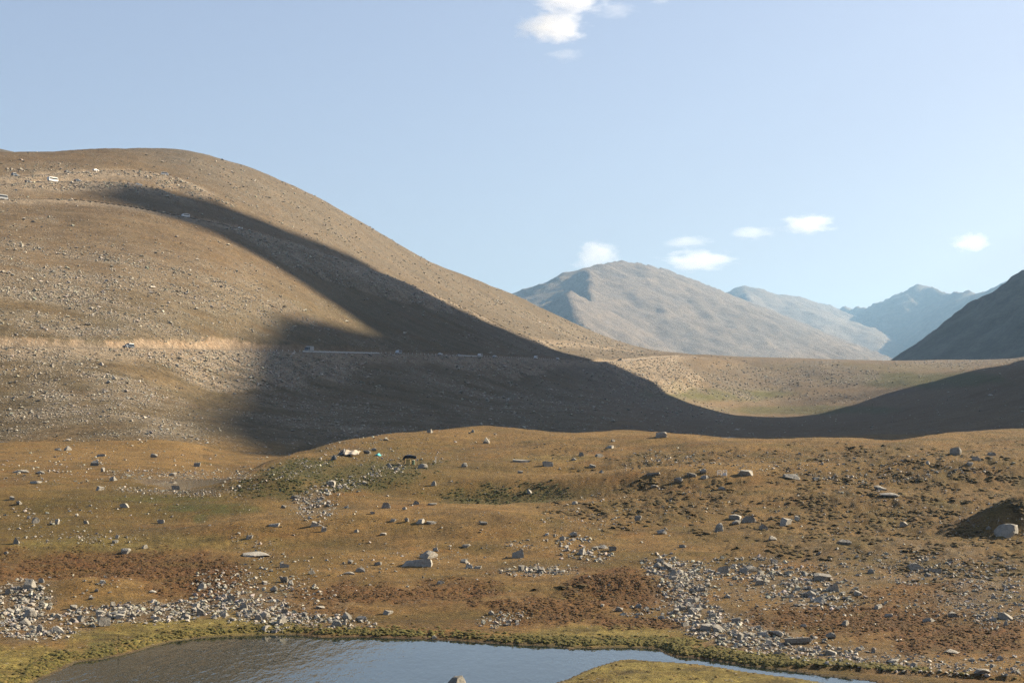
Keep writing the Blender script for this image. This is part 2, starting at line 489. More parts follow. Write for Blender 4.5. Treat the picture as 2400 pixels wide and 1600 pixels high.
GREEN = [(690, 1112, 95, 32, 1, -8), (860, 1112, 150, 26, .8, -6), (1180, 1152, 150, 22, .75), (640, 1150, 120, 16, .6)]
VIVID = [(490, 1192, 110, 13, .9), (390, 1170, 130, 8, .7), (470, 1215, 20, 14, .8), (235, 1512, 32, 38, 1.0), (210, 1540, 60, 10, .7)]
OLIVE = [(1100, 1100, 200, 20, .5), (760, 1290, 140, 16, .45), (1550, 1320, 160, 12, .5), (2000, 1300, 200, 20, .4), (1250, 1320, 120, 10, .4), (850, 1092, 190, 44, .75, -8), (1010, 1125, 150, 26, .6), (300, 1178, 320, 45, .85), (120, 1245, 190, 60, .9), (1420, 1265, 60, 12, .3), (1320, 1160, 90, 12, .8, -10), (1750, 1270, 140, 12, .6), (620, 1330, 80, 40, .5), (1000, 1345, 60, 10, .4), (700, 1205, 70, 30, .5)]
YELLOW = [(60, 1560, 150, 46, 1), (430, 1478, 240, 30, 1, -4), (1400, 1488, 190, 22, .9), (1700, 1590, 420, 46, 1.0, 6), (1580, 1505, 70, 14, .8), (300, 1275, 300, 14, .45), (1300, 1075, 120, 8, .3)]
RED = [(240, 1332, 300, 42, .95), (470, 1360, 110, 46, 1), (860, 1395, 180, 26, .85), (1450, 1388, 125, 52, 1), (1290, 1435, 130, 34, .85), (1060, 1385, 110, 26, .7), (1500, 1462, 170, 14, .9), (1380, 1370, 60, 12, .6),
       (2010, 1452, 280, 36, .95), (2260, 1490, 190, 44, .95), (2150, 1395, 150, 30, .6), (720, 1430, 130, 20, .5), (1150, 1345, 30, 12, .5), (1115, 1400, 22, 38, .9, 28)]
ROUGH = [(1530, 1190, 230, 52, 1, -4), (2100, 1200, 380, 105, 1, -6), (1640, 1085, 260, 32, .85), (2010, 1078, 300, 34, .95), (1330, 1055, 160, 22, .4), (1320, 1400, 90, 20, .8), (2300, 1300, 200, 70, .9), (1330, 1205, 90, 30, .6), (2330, 1050, 120, 30, .5)]
STONY = [(55, 1425, 70, 70, .9), (400, 1435, 320, 26, .8, -3), (600, 1415, 90, 40, .8), (730, 1455, 120, 18, .6), (735, 1185, 46, 36, .9), (1590, 1380, 70, 60, .8), (1640, 1450, 70, 40, .9), (1780, 1500, 160, 34, .9, 8),
         (2050, 1545, 220, 24, .7, 5), (1900, 1380, 160, 46, .8), (2300, 1395, 120, 60, .8), (1270, 1337, 80, 10, .8), (450, 1122, 140, 14, .8), (430, 1150, 140, 7, .9), (150, 1480, 60, 14, .7), (2100, 1320, 260, 40, .6)]
PALE = [(330, 1062, 260, 28, .8), (1250, 1110, 160, 12, .7), (1700, 1120, 300, 14, .8), (2300, 1100, 200, 14, .8), (850, 1230, 220, 40, .5), (1180, 1190, 140, 25, .6), (900, 1325, 200, 25, .5), (1500, 1020, 800, 10, .5), (200, 1365, 130, 26, .8)]

vA = VH - (zA0 - CAMZ) / dA * F
visA = sstep(1.02, .99, dA / np.where(wk > .5, dc[None] + 4, b0d[None] + 30))
green = ells(uA, vA, GREEN, seed=41) * visA; vivid = ells(uA, vA, VIVID, seed=42) * visA; olive = ells(uA, vA, OLIVE, seed=43, soft=.6) * visA
yellow = ells(uA, vA, YELLOW, seed=44, soft=.3) * visA; red = ells(uA, vA, RED, seed=45, warp=.5) * visA; rough = ells(uA, vA, ROUGH, seed=46, warp=.5, soft=.5) * visA
stony = ells(uA, vA, STONY, seed=47, warp=.5) * visA; pale = ells(uA, vA, PALE, seed=48, soft=.7) * visA
# hummocks and terracettes where the turf is rough
zA = zA + np.where(sdl > 1.0, 1, 0) * np.where(sdp > 2, 1, 0) * (
    rough * (.24 * fbm(xA / 3.0, yA / 1.6, 61, 2) + .15 * fbm(xA / 1.4, yA / 1.2, 62, 2)) * 2.0
    + (red * .20 + .08) * fbm(xA / 1.1, yA / 1.0, 63, 2) + yellow * .14 * fbm(xA / 1.2, yA / 1.1, 64, 2) + .5 * stony * .2 * fbm(xA / 1.3, yA / 1.2, 65, 2))
T_TAN = np.array([.184, .115, .039]); T_PALE = np.array([.250, .158, .056]); T_BROWN = np.array([.112, .074, .028]); T_OLIVE = np.array([.105, .080, .021]); T_GREEN = np.array([.070, .068, .019])
T_VIV = np.array([.055, .078, .018]); T_YEL = np.array([.215, .175, .050]); T_RED = np.array([.118, .056, .020]); T_DARK = np.array([.070, .052, .026]); T_STONE = np.array([.150, .122, .085]); T_MUD = np.array([.085, .066, .046])
n1 = fbm(xA / 16, yA / 9, 71, 4); n2 = fbm(xA / 3.0, yA / 1.7, 72, 3); n3 = fbm(xA / 7.5, yA / 2.6, 73, 3)
cA = np.empty(dA.shape + (3,)); cA[:] = T_TAN
cA = mixc(cA, T_BROWN, sstep(-.05, .45, n1) * .85)
cA = mixc(cA, np.array([.185, .092, .026]), sstep(.05, .5, fbm(xA / 12, yA / 7, 75, 3)) * .55)
cA = mixc(cA, T_PALE, sstep(.05, .5, -n1) * .5)
cA = mixc(cA, T_PALE, pale * .75)
cA = mixc(cA, T_OLIVE, olive * (.75 + .4 * n2))
cA = mixc(cA, T_GREEN, green * (.9 + .4 * n2))
cA = mixc(cA, T_VIV, vivid * (.55 + .5 * n2))
cA = mixc(cA, T_BROWN, rough * (.55 + .5 * n2))
cA = mixc(cA, T_OLIVE, rough * sstep(.1, .5, n3) * .7)
cA = mixc(cA, T_RED, red * (.85 + .5 * n2))
cA = mixc(cA, T_STONE, stony * (.55 + .8 * n2))
cA = mixc(cA, T_YEL, yellow * (.9 + .3 * n2))
cA = mixc(cA, T_OLIVE, yellow * sstep(.1, .5, n3) * .7)
cA = mixc(cA, T_DARK, sstep(.08, .5, n3) * .45 * (1 - .5 * pale))
cA = mixc(cA, T_OLIVE, sstep(.0, .45, fbm(xA / 11, yA / 6, 74, 3)) * .5 * (1 - pale))
cA = cA * (1 + .35 * n2)[..., None]
cA = mixc(cA, T_MUD, sstep(.7, .1, sdl) * .8)
cA = mixc(cA, T_MUD * 1.4, sstep(3.0, .2, sdp) * .8)
cA = np.clip(cA * .70, .008, .6)

vB = VH - (zB_nat - CAMZ) / dB * F
SCREE = [(120, 690, 240, 110, .9, 18), (420, 690, 240, 70, .75, 22), (330, 755, 200, 40, .9, 10), (560, 700, 150, 60, .75, 20), (150, 860, 330, 55, .95), (480, 855, 240, 40, .9), (120, 960, 200, 70, .85, 20), (330, 980, 150, 70, .9, 25), (100, 1030, 260, 30, .8),
         (700, 880, 250, 50, .55), (760, 980, 240, 60, .6), (1050, 900, 260, 60, .55, 15), (1300, 950, 260, 60, .55), (1750, 890, 130, 40, 1.0), (1930, 880, 110, 26, 1.0), (1560, 860, 110, 40, .5), (900, 560, 420, 90, .34, 33), (1150, 720, 260, 60, .4, 33),
         (650, 470, 250, 60, .32, 30), (1380, 800, 160, 30, .8, 20), (1450, 900, 140, 40, .55, 30), (2250, 850, 160, 14, .6), (1600, 945, 150, 30, .5, 20), (100, 400, 160, 16, .55), (560, 740, 90, 30, .8, 15), (1850, 930, 150, 14, .5)]
# streaks run down the fall line: away from the crest towards +x and the viewer
sx = (xB * .55 - yB * .83); sy = (xB * .83 + yB * .55)
st = fbm(sx / 22, sy / 75, 81, 4); st2 = fbm(sx / 6, sy / 22, 82, 3)
scree = np.clip(ells(uB, vB, SCREE, warp=.5, seed=83, soft=.7) * (.62 + 1.5 * st + .5 * st2), 0, 1)
lower = sstep(790, 870, vB)
G_TAN = np.array([.160, .113, .061]); G_OLV = np.array([.098, .078, .038]); G_GRN = np.array([.095, .100, .030]); G_GREY = np.array([.24, .20, .145]); G_DIRT = np.array([.31, .235, .16]); G_GRAV = np.array([.29, .235, .17]); G_BRN = np.array([.13, .083, .04])
cB = np.empty(dB.shape + (3,)); cB[:] = G_TAN
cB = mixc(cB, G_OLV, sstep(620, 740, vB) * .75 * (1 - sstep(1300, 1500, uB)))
cB = mixc(cB, G_BRN, sstep(.0, .4, st) * .6)
cB = mixc(cB, G_TAN * 1.25, sstep(.1, .5, -st) * .5)
flank = sstep(-40, 60, (uB - 470) * .5 - (vB - 400) * 1.0 + 40) * sstep(1750, 1450, uB)
cB = mixc(cB, np.array([.140, .121, .092]), flank * .8)
cB = mixc(cB, G_BRN, flank * sstep(.05, .35, st2) * .5)
val = sstep(1500, 1650, uB) * sstep(900, 1300, dB)
cB = mixc(cB, G_TAN * 1.15, val * .8)
cB = mixc(cB, G_GRN, ells(uB, vB, [(1700, 925, 160, 16, .9), (2150, 890, 190, 18, .85), (1900, 960, 200, 10, .7), (2000, 860, 260, 10, .35)], seed=84) )
cB = mixc(cB, G_GREY, scree * .9)
cB = mixc(cB, G_GREY * .5, ells(uB, vB, [(1740, 885, 140, 32, 1), (1940, 876, 110, 22, 1), (1600, 872, 100, 32, .9), (2030, 925, 220, 8, .7, -6)], seed=88, warp=.6) * (.6 + .8 * st2))
toe = ells(uB, vB, [(330, 1050, 300, 22, .9)], seed=85, soft=.6)
cB = mixc(cB, T_PALE, toe * (1 - scree))
cB = mixc(cB, G_GRAV, fillm * np.clip(.55 + 1.2 * st2 + .6 * st, 0, .9))
cB = mixc(cB, G_GRAV, gravm * .75)
cB = mixc(cB, G_DIRT, cutm * (.9 * (1 - sstep(600, 760, uB)) + .25))
cB = mixc(cB, G_GRAV * .9, roadm)
cB = np.clip(cB * .60 * (1 + .3 * st2)[..., None], .01, .6)

# ------------------------------------------------------------------ ground materials
def ground_material(name, s1, s2, bump_d, bscale, speck=0.0, speck_scale=1.0):
    m = N(name, .95)
    p = m.pos(); pa = m.pos(1, 1.9, 1.9)
    col = m.attr()
    f = m.math('MULTIPLY', m.ramp(m.noise(s1, 4, .7, pa), .28, .72, .45, 1.5), m.ramp(m.noise(s2, 3, .7, p), .28, .72, .6, 1.38))  # random turf mottling, contrast widened to stand in for small hummock shadows
    col = m.scalecol(col, f)
    hue = m.noise(s1 * .23, 3, .6, p)
    col = m.mix(m.ramp(hue, .35, .65, 0, .28), col, m.mix(1.0, col, (1.0, .78, .55), 'MULTIPLY'))
    h = m.noise(bscale, 5, .75, pa)
    if speck > 0:
        vo = m.n("ShaderNodeTexVoronoi", i_Scale=speck_scale); m.l(p, vo.inputs["Vector"])
        sel = m.ramp(vo.outputs["Color"], .62, .70)
        sepc = m.n("ShaderNodeSeparateColor"); m.l(vo.outputs["Color"], sepc.inputs[0])
        near = m.ramp(vo.outputs["Distance"], .42, .25)
        big = m.ramp(m.noise(speck_scale * .05, 3, .6, p), .42, .6)
        msk = m.math('MULTIPLY', m.math('MULTIPLY', m.ramp(sepc.outputs[0], 1 - speck, 1 - speck + .08), near), big)
        col = m.mix(msk, col, (.20, .175, .135))
        h = m.math('ADD', h, m.math('MULTIPLY', msk, .5))
    m.color(col)
    m.bump(h, bump_d, 1.0)
    return m.mat
MAT_NEAR = ground_material("turf_and_heath", 1.5, 6.0, .30, 2.0, .12, 2.2)
MAT_HILL = ground_material("hill_turf_and_scree", .35, 1.6, .5, .6, .40, .95)

def part_of(name, mask, dq, x, z, c, mat):
    keep = np.where(mask.ravel())[0]
    nr, nc = dq.shape
    f = grid_faces(nr, nc)
    f = f[keep]
    ids = np.unique(f); remap = np.full(nr * nc, -1, dtype=np.int64); remap[ids] = np.arange(len(ids))
    V = np.stack([x.ravel(), dq.ravel(), z.ravel()], 1)[ids]
    o = link(name, mesh_from(name, V, remap[f], True, c.reshape(-1, 3)[ids]), mat)
    return o
full = np.ones((dA.shape[0] - 1, NC - 1), bool)
tag(part_of("meadow_ground", full, dA, xA, zA, cA, MAT_NEAR), kind="structure", label="tan and rust coloured upland meadow of turf, heath and low knolls")
toe_x = np.interp(yB, [400, 520, 700, 1000, 1290, 1500, 2000, 2600], [-60, -60, -20, 60, 125, 150, 250, 330])
isval = (xB > toe_x)[:-1, :-1]
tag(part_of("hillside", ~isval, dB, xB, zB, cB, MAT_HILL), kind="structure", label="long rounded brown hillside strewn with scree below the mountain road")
tag(part_of("valley_floor", isval, dB, xB, zB, cB, MAT_HILL), kind="structure", label="tan valley floor rising gently to a flat plateau edge")

# ------------------------------------------------------------------ high mountains
TA = math.tan(SUN_AZ); X0 = 1600.0
KC = [(-900, 140), (-400, 200), (0, 420), (200, 610), (330, 735), (400, 800), (480, 848), (540, 866), (600, 877), (660, 897), (720, 911), (790, 925), (815, 920), (850, 910), (882, 904), (898, 925), (912, 985), (928, 1045), (950, 1070), (1000, 1090), (1020, 1060), (1045, 1020),
      (1080, 1005), (1120, 990), (1140, 865), (1160, 830), (1215, 800), (1240, 600), (1290, 480), (1500, 440), (1700, 430), (1900, 420), (2050, 420), (2250, 500), (2600, 600), (3800, 600)]
kx = np.concatenate([np.arange(300, 1500, 12.0), np.arange(1500, 1700, 8.0), np.arange(1700, 3000, 26.0)]); ky = np.arange(-500, 4300, 12.0)
KX, KY = np.meshgrid(kx, ky)
kc = tab(KY - TA * X0, KC)
kf = np.interp(KY, [-500, 0, 300, 700, 1150, 1400, 1600, 1800, 2000, 2300, 2500, 2700, 2900, 3200, 3600, 4300], [500, 420, 400, 420, 490, 590, 690, 770, 850, 940, 970, 930, 880, 850, 960, 1250])
kz = np.interp(KY, [-500, 300, 1150, 1600, 2000, 2500, 2900, 3200, 4300], [10, 20, 45, 66, 78, 82, 100, 116, 130])
tt = (KX - kf) / (X0 - kf)
shape = np.where(tt < 0, tt * 1.2, np.where(tt < 1, np.clip(tt, 0, 1) ** np.interp(KY, [0, 1700, 1950, 2150, 2500], [1.15, 1.05, 1.0, 1.0, 1.0]), 1 - np.maximum(tt - 1, 0) * 1.0))
amp = np.clip(tt * 6, 0, 1)
flat = sstep(0, 140, np.abs(KX - X0))
aL = .66 * np.maximum(KX - kf, 0); Hc = np.maximum(kc - kz, 60)
zlin = np.where(tt < 0, (KX - kf) * .6, aL / (1 + (aL / Hc) ** 5) ** .2)
wfar = sstep(2520, 2780, KY) * (tt < 1)
KZ = kz + (kc - kz) * shape * (1 - wfar) + zlin * wfar + amp * (26 * (ridged(KX / 260, KY / 170, 5, 4) - .45) * (.12 + .88 * flat) + 9 * fbm(KX / 55, KY / 55, 6, 4) * (.75 + .25 * flat))
def mountain_material(name, base, dark, scale):
    m = N(name, .95)
    p = m.pos()
    f = m.noise(.006 * scale, 5, .62, p); g = m.noise(.045 * scale, 5, .7, p)
    rgb = m.mix(m.ramp(f, .35, .65), base, dark)
    rgb = m.scalecol(rgb, m.ramp(g, .25, .75, .65, 1.35))
    m.color(rgb)
    m.bump(m.noise(.05 * scale, 8, .8, p), 9.0 / scale, 1.0)
    return m.mat
MAT_MTN = mountain_material("far_mountain_rock", (.150, .116, .082), (.108, .086, .064), .6)
MAT_RIDGE = mountain_material("ridge_rock", (.115, .098, .073), (.068, .058, .038), 2.5)
kv = np.stack([KX, KY, KZ], -1).reshape(-1, 3)
tag(link("mountain_ridge", mesh_from("mountain_ridge", kv, grid_faces(len(ky), len(kx)), True), MAT_RIDGE), kind="structure", label="steep rocky mountain ridge walling the valley in shade")

def tents(X, Y, ridges):
    Z = np.full(X.shape, -1e9)
    for pts, slope in ridges:
        P = np.array([px(u, v, d) for u, v, d in pts])
        for i in range(len(P) - 1):
            a, b = P[i], P[i + 1]; e = b - a; L2 = e[0] ** 2 + e[1] ** 2
            t = np.clip(((X - a[0]) * e[0] + (Y - a[1]) * e[1]) / L2, 0, 1)
            q = np.hypot(X - a[0] - e[0] * t, Y - a[1] - e[1] * t)
            Z = np.maximum(Z, a[2] + e[2] * t - slope * q)
    return Z
def mountain(name, label, x0, x1, y0, y1, cell, ridges, amp, wl, seed, mat, k=1.7):
    x0, x1, y0, y1, cell, amp, wl = (q * k for q in (x0, x1, y0, y1, cell, amp, wl))
    ridges = [([(u, v, d * k) for u, v, d in pts], sl) for pts, sl in ridges]
    X, Y = np.meshgrid(np.arange(x0, x1, cell), np.arange(y0, y1, cell))
    wxp = 22 * k * fbm(X / 300, Y / 300, seed + 5, 3); wyp = 22 * k * fbm(X / 300, Y / 300, seed + 6, 3)
    Z = tents(X, Y, ridges)
    Zw = tents(X + wxp, Y + wyp, ridges)
    Z = .55 * Z + .45 * Zw
    h = np.clip((Z - 20) / 120, 0, 1)
    Z = Z + h * amp * (ridged(X / wl, Y / wl, seed, 4) - .5) + h * amp * .35 * fbm(X / (wl * .2), Y / (wl * .2), seed + 9, 3)
    V = np.stack([X, Y, Z], -1).reshape(-1, 3)
    return tag(link(name, mesh_from(name, V, grid_faces(*X.shape), True), mat), kind="structure", label=label)
mountain("mountain", "broad hazy mountain with a shaded blue shoulder and a sunlit scree face", -500, 1900, 3100, 7000, 13,
         [([(1150, 720, 4650), (1217, 695, 4650), (1297, 666, 4600), (1376, 619, 4600), (1422, 618, 4700), (1470, 611, 4850), (1519, 622, 5100), (1549, 628, 5300), (1608, 652, 5700), (1659, 676, 6100), (1700, 699, 6500), (1800, 740, 6900)], .42),
          ([(1376, 619, 4600), (1383, 655, 4350), (1386, 690, 4150), (1400, 760, 3800)], .52),
          ([(1337, 679, 3950), (1345, 715, 3700), (1380, 780, 3400)], .55), ([(1337, 679, 3950), (1290, 705, 4000), (1240, 730, 4050)], .6)], 17, 150, 100, MAT_MTN)
mountain("mountain", "small pointed hazy peak behind the broad mountain's long slope", 600, 2600, 5600, 9400, 18,
         [([(1690, 706, 6900), (1715, 686, 7000), (1743, 665, 7100), (1775, 677, 7250), (1800, 688, 7400), (1825, 692, 7500), (1851, 689, 7600), (1876, 697, 7800), (1902, 711, 8000), (1953, 719, 8200), (2001, 724, 8400), (2050, 740, 8600)], .38), ([(1743, 665, 7100), (1760, 720, 6500), (1800, 780, 6000)], .45)], 24, 280, 120, MAT_MTN)
mountain("mountain", "dark blue serrated ridge with a pyramid peak closing the valley", 1100, 4200, 5200, 9600, 18,
         [([(1880, 715, 8600), (1902, 712, 8600), (1920, 710, 8500), (1953, 720, 8300), (2001, 723, 8000), (2030, 716, 7800), (2055, 711, 7700), (2081, 700, 7600), (2111, 684, 7500), (2132, 673, 7450), (2152, 658, 7400), (2170, 669, 7350), (2195, 676, 7300), (2221, 688, 7200),
            (2239, 683, 7100), (2264, 686, 7000), (2280, 674, 6900), (2305, 673, 6850), (2312, 680, 6800), (2325, 669, 6700), (2354, 654, 6600), (2387, 650, 6500), (2430, 636, 6400), (2600, 560, 6200)], .62)], 34, 240, 140, MAT_MTN)
mountain("mountain", "brown shoulder of a farther hill behind the hilltop road", -1700, -300, 1250, 2300, 12,
         [([(-500, 230, 1700), (-200, 295, 1650), (0, 344, 1600), (40, 351, 1600), (90, 372, 1600), (140, 400, 1600)], .45)], 8, 120, 160, MAT_RIDGE, 1.0)

# ------------------------------------------------------------------ water
def water_material(name, tint, s, amp):
    m = N(name, .02)
    m.b.inputs["IOR"].default_value = 1.5
    m.b.inputs["Specular IOR Level"].default_value = .5
    m.color(tint)
    p = m.pos(1, .35, 1)
    h = m.math('ADD', m.noise(s, 3, .6, p), m.math('MULTIPLY', m.noise(s * .12, 2, .5, p), 2.0))
    m.bump(h, amp, 1.0)
    return m.mat
def sheet(name, pts, z, mat, label):
    cx = sum(p[0] for p in pts) / len(pts); cyy = sum(p[1] for p in pts) / len(pts)
    me = bpy.data.meshes.new(name)
    me.from_pydata([(x, y, z) for x, y in pts], [], [list(range(len(pts)))])
    me.update()
    return tag(link(name, me, mat), kind="structure", label=label)
MAT_LAKE = water_material("lake_water", (.012, .017, .014), 1.3, .035)
MAT_POND = water_material("pond_water", (.085, .068, .047), 1.6, .006)
sheet("lake", [(-110, 80), (140, 80), (140, 172), (-110, 172)], 0.0, MAT_LAKE, "calm dark lake with blue sky mirrored towards its outlet")
pc = np.mean(pondP, 0)
sheet("pond", [tuple(pc + (np.array(p) - pc) * 1.05) for p in pondP][::-1], 8.0, MAT_POND, "small brown pond behind the green knoll")


# ------------------------------------------------------------------ roads
MAT_ROAD = plain("pale_gravel_road", (.30, .25, .19), .95, 0, .25, .4)
def ribbon(name, P, hw, lift, label):
    T = np.gradient(P[:, :2], axis=0); T /= np.linalg.norm(T, axis=1)[:, None]
    Nn = np.stack([-T[:, 1], T[:, 0]], 1)
    offs = np.array([-1, -.4, .4, 1.0]) * hw
    crown = np.array([-.06, .04, .04, -.06])
    V = np.concatenate([np.concatenate([P[:, None, :2] + offs[None, :, None] * Nn[:, None], P[:, 2][:, None, None] + lift + crown[None, :, None] + 0 * offs[None, :, None]], 2)], 0)
    me = mesh_from(name, V.reshape(-1, 3), grid_faces(len(P), 4)[:, ::-1], True)
    return tag(link(name, me, MAT_ROAD), kind="structure", label=label)
ribbon("road", ROAD, 4.2, .12, "long level gravel road benched across the hillside")
ribbon("road", UPPER, 3.6, .12, "upper switchback of the gravel road near the hilltop")
ribbon("road", LOWER, 3.6, .12, "lower switchback of the gravel road near the hilltop")
ribbon("road", TRAV, 2.8, .12, "gravel road slanting down the shaded hillside")

# ------------------------------------------------------------------ rocks
import bmesh
def ico(sub):
    bm = bmesh.new(); bmesh.ops.create_icosphere(bm, subdivisions=sub, radius=1.0)
    V = np.array([v.co[:] for v in bm.verts]); Fc = np.array([[v.index for v in f.verts] for f in bm.faces]); bm.free()
    return V, Fc
ICO = {k: ico(k) for k in (1, 2, 3)}
def rock_shape(seed, sub, cuts=9, jit=.12, blocky=False):
    r = np.random.default_rng(seed)
    V, Fc = ICO[sub]; V = V.copy()
    for k in range(cuts):
        n = r.normal(size=3)
        if blocky and k < 6: n = np.eye(3)[k % 3] * (1 if k < 3 else -1) + r.normal(size=3) * .16
        n /= np.linalg.norm(n); o = r.uniform(.34, .74)
        e = V @ n - o
        V = V - np.clip(e, 0, None)[:, None] * n
    V = V + r.normal(size=V.shape) * jit * (.25 if sub > 1 else 1)
    V /= (V.max(0) - V.min(0)) / 2.0
    V -= (V.max(0) + V.min(0)) / 2.0
    return V, Fc
def rock_material():
    m = N("grey_granite", .9)
    tc = m.n("ShaderNodeTexCoord").outputs["Object"]; p = m.pos()
    oi = m.n("ShaderNodeObjectInfo").outputs["Random"]
    c = m.mix(m.ramp(m.noise(1.1, 5, .65, p), .35, .68), (.29, .272, .232), (.185, .175, .152))
    c = m.mix(m.ramp(m.noise(5.0, 4, .7, p), .52, .72), c, (.11, .105, .09))
    c = m.mix(m.ramp(m.noise(2.1, 3, .6, p), .62, .72, 0, .5), c, (.30, .20, .11))
    c = m.scalecol(c, m.ramp(oi, 0, 1, .78, 1.12))
    m.color(c); m.bump(m.noise(3.5, 6, .75, p), .12, .9)
    return m.mat
MAT_ROCK = rock_material()
def rubble_material():
    m = N("grey_rubble", .9); p = m.pos()
    c = m.scalecol(m.attr(), m.ramp(m.noise(4.0, 3, .7, p), .3, .7, .75, 1.2))
    m.color(c); m.bump(m.noise(4, 4, .7, p), .08, .7)
    return m.mat
MAT_RUBBLE = rubble_material()

def ground_normal_fix(V): return V
def scatter_mesh(name, P, W, Hh, label, seed, base=(.235, .218, .184), spread=.36, sub=1, sink=.3, mat=None, shapes=None, stretch=(.65, 1.0)):
    """P (n,3) positions, W widths, Hh heights -> one mesh of many stones"""
    r = np.random.default_rng(seed)
    lib = shapes or [rock_shape(900 + k, sub, 7, .16) for k in range(14)]
    nV = len(lib[0][0]); Fc = lib[0][1]; n = len(P)
    L = np.array([l[0] for l in lib])[r.integers(0, len(lib), n)]
    a = r.uniform(0, 2 * math.pi, n); tl = r.normal(0, .22, n)
    S = np.stack([W * .5, W * .5 * r.uniform(*stretch, n), Hh * .5], 1)
    V = L * S[:, None]
    x = V[..., 0] * np.cos(tl)[:, None] - V[..., 2] * np.sin(tl)[:, None]; z = V[..., 0] * np.sin(tl)[:, None] + V[..., 2] * np.cos(tl)[:, None]
    X = x * np.cos(a)[:, None] - V[..., 1] * np.sin(a)[:, None]; Y = x * np.sin(a)[:, None] + V[..., 1] * np.cos(a)[:, None]
    V = np.stack([X, Y, z], -1) + P[:, None] + np.array([0, 0, 1.0]) * (Hh * (.5 - sink))[:, None, None]
    c = np.array(base)[None] * (1 + spread * r.normal(0, .7, (n, 1))) * (1 + r.normal(0, .03, (n, 3)))
    Cc = np.repeat(np.clip(c, .006, .62), nV, 0)
    Fa = (Fc[None] + (np.arange(n) * nV)[:, None, None]).reshape(-1, 3)
    me = mesh_from(name, V.reshape(-1, 3), Fa, False, Cc)
    return tag(link(name, me, mat or MAT_RUBBLE), kind="stuff", label=label)

def on_ground(u, v):
    d = march(u, v, dA, xA, zA)
    return px(u, v, d), d
def zground(x, y):
    """height of the near ground at a plan point"""
    u = 1200 + F * x / y; c = int(np.argmin(np.abs(U - u)))
    return float(np.interp(y, dA[:, c], zA[:, c]))

FIELDS = [  # ellipse (u, v, ru, rv, rotation), number, width px low-high, zone
    ((55, 1425, 62, 62, 0), 900, 4, 15), ((90, 1483, 85, 16, 0), 260, 4, 15), ((240, 1440, 90, 24, -6), 420, 4, 15), ((380, 1433, 110, 22, -4), 480, 4, 15), ((520, 1400, 70, 42, 35), 420, 4, 14), ((610, 1430, 95, 30, 10), 620, 4, 15),
    ((760, 1455, 110, 16, 4), 330, 4, 13), ((640, 1480, 40, 9, 0), 60, 4, 12), ((735, 1185, 44, 36, 0), 330, 4, 11), ((600, 1280, 60, 26, 20), 110, 3, 9), ((680, 1375, 90, 36, 10), 210, 3, 12), ((560, 1350, 50, 26, 0), 150, 3, 11),
    ((1260, 1337, 85, 10, 0), 260, 4, 12), ((1180, 1450, 55, 16, -8), 170, 4, 12), ((1370, 1300, 66, 16, 4), 130, 4, 13), ((1330, 1263, 50, 8, 0), 70, 4, 12), ((1250, 1275, 70, 10, 0), 90, 3, 11), ((1510, 1435, 70, 13, 6), 110, 4, 13),
    ((1590, 1345, 80, 34, 20), 520, 4, 15), ((1610, 1390, 46, 44, 0), 420, 4, 14), ((1640, 1450, 60, 40, 20), 520, 4, 15), ((1740, 1490, 90, 34, 15), 620, 4, 15), ((1880, 1520, 130, 28, 10), 620, 4, 14), ((2070, 1545, 130, 20, 6), 300, 3, 13),
    ((2260, 1560, 150, 22, 0), 260, 3, 13), ((1740, 1330, 120, 26, 0), 340, 4, 14), ((1900, 1385, 120, 36, 8), 620, 4, 16), ((1820, 1350, 140, 30, 0), 300, 3, 12), ((2060, 1330, 180, 40, 0), 620, 3, 10), ((2250, 1340, 160, 40, 0), 520, 3, 10),
    ((2330, 1400, 110, 50, 10), 620, 3, 12), ((2200, 1420, 130, 26, 8), 220, 3, 11), ((2330, 1455, 80, 20, 0), 110, 4, 13), ((1700, 1400, 130, 50, 0), 260, 3, 11), ((860, 1120, 90, 12, -18), 150, 3, 10), ((800, 1140, 45, 16, 0), 110, 3, 11), ((930, 1075, 110, 24, 0), 150, 3, 8),
    ((1560, 1070, 70, 22, 0), 120, 3, 8), ((1700, 1090, 240, 28, 0), 260, 2.5, 8), ((2050, 1090, 300, 30, 0), 420, 2.5, 9), ((2130, 1120, 160, 8, -8), 160, 3, 9), ((1960, 1120, 90, 7, 0), 100, 3, 10), ((1530, 1190, 220, 44, 0), 260, 2.5, 8), ((1380, 1215, 110, 26, 0), 120, 2.5, 8),
    ((2120, 1220, 320, 70, 0), 620, 2.5, 8), ((420, 1112, 150, 10, 0), 420, 2.5, 8), ((400, 1153, 150, 6, 3), 260, 2.5, 8), ((130, 1105, 160, 30, 0), 200, 3, 9), ((120, 1225, 110, 40, 0), 110, 3, 11), ((200, 1262, 140, 14, 0), 110, 3, 9),
    ((330, 1060, 260, 30, 0), 150, 2.5, 7), ((600, 1110, 90, 28, -30), 170, 3, 9), ((720, 1090, 80, 26, -20), 150, 3, 9), ((300, 1190, 320, 70, 0), 160, 2.5, 8), ((1000, 1240, 420, 100, 0), 260, 2.5, 8), ((1050, 1060, 420, 45, 0), 260, 2.5, 7), ((900, 1330, 300, 50, 0), 180, 2.5, 9),
    ((1900, 1450, 420, 60, 0), 320, 2.5, 9), ((1400, 1350, 300, 80, 0), 120, 2.5, 8), ((1450, 1260, 300, 40, 0), 110, 2.5, 8), ((200, 1375, 130, 28, 0), 60, 3, 10), ((2350, 1560, 90, 20, 0), 100, 3, 12), ((1150, 1500, 300, 4, 0), 40, 2.5, 6), ((840, 1035, 120, 14, -12), 70, 3, 8),
    ((2640, 1200, 200, 110, 0), 420, 3, 10), ((2640, 1420, 220, 110, 0), 600, 3, 12), ((-220, 1200, 200, 130, 0), 260, 3, 10), ((-200, 1430, 190, 50, 0), 420, 4, 14)]
pu, pv, pw = [], [], []
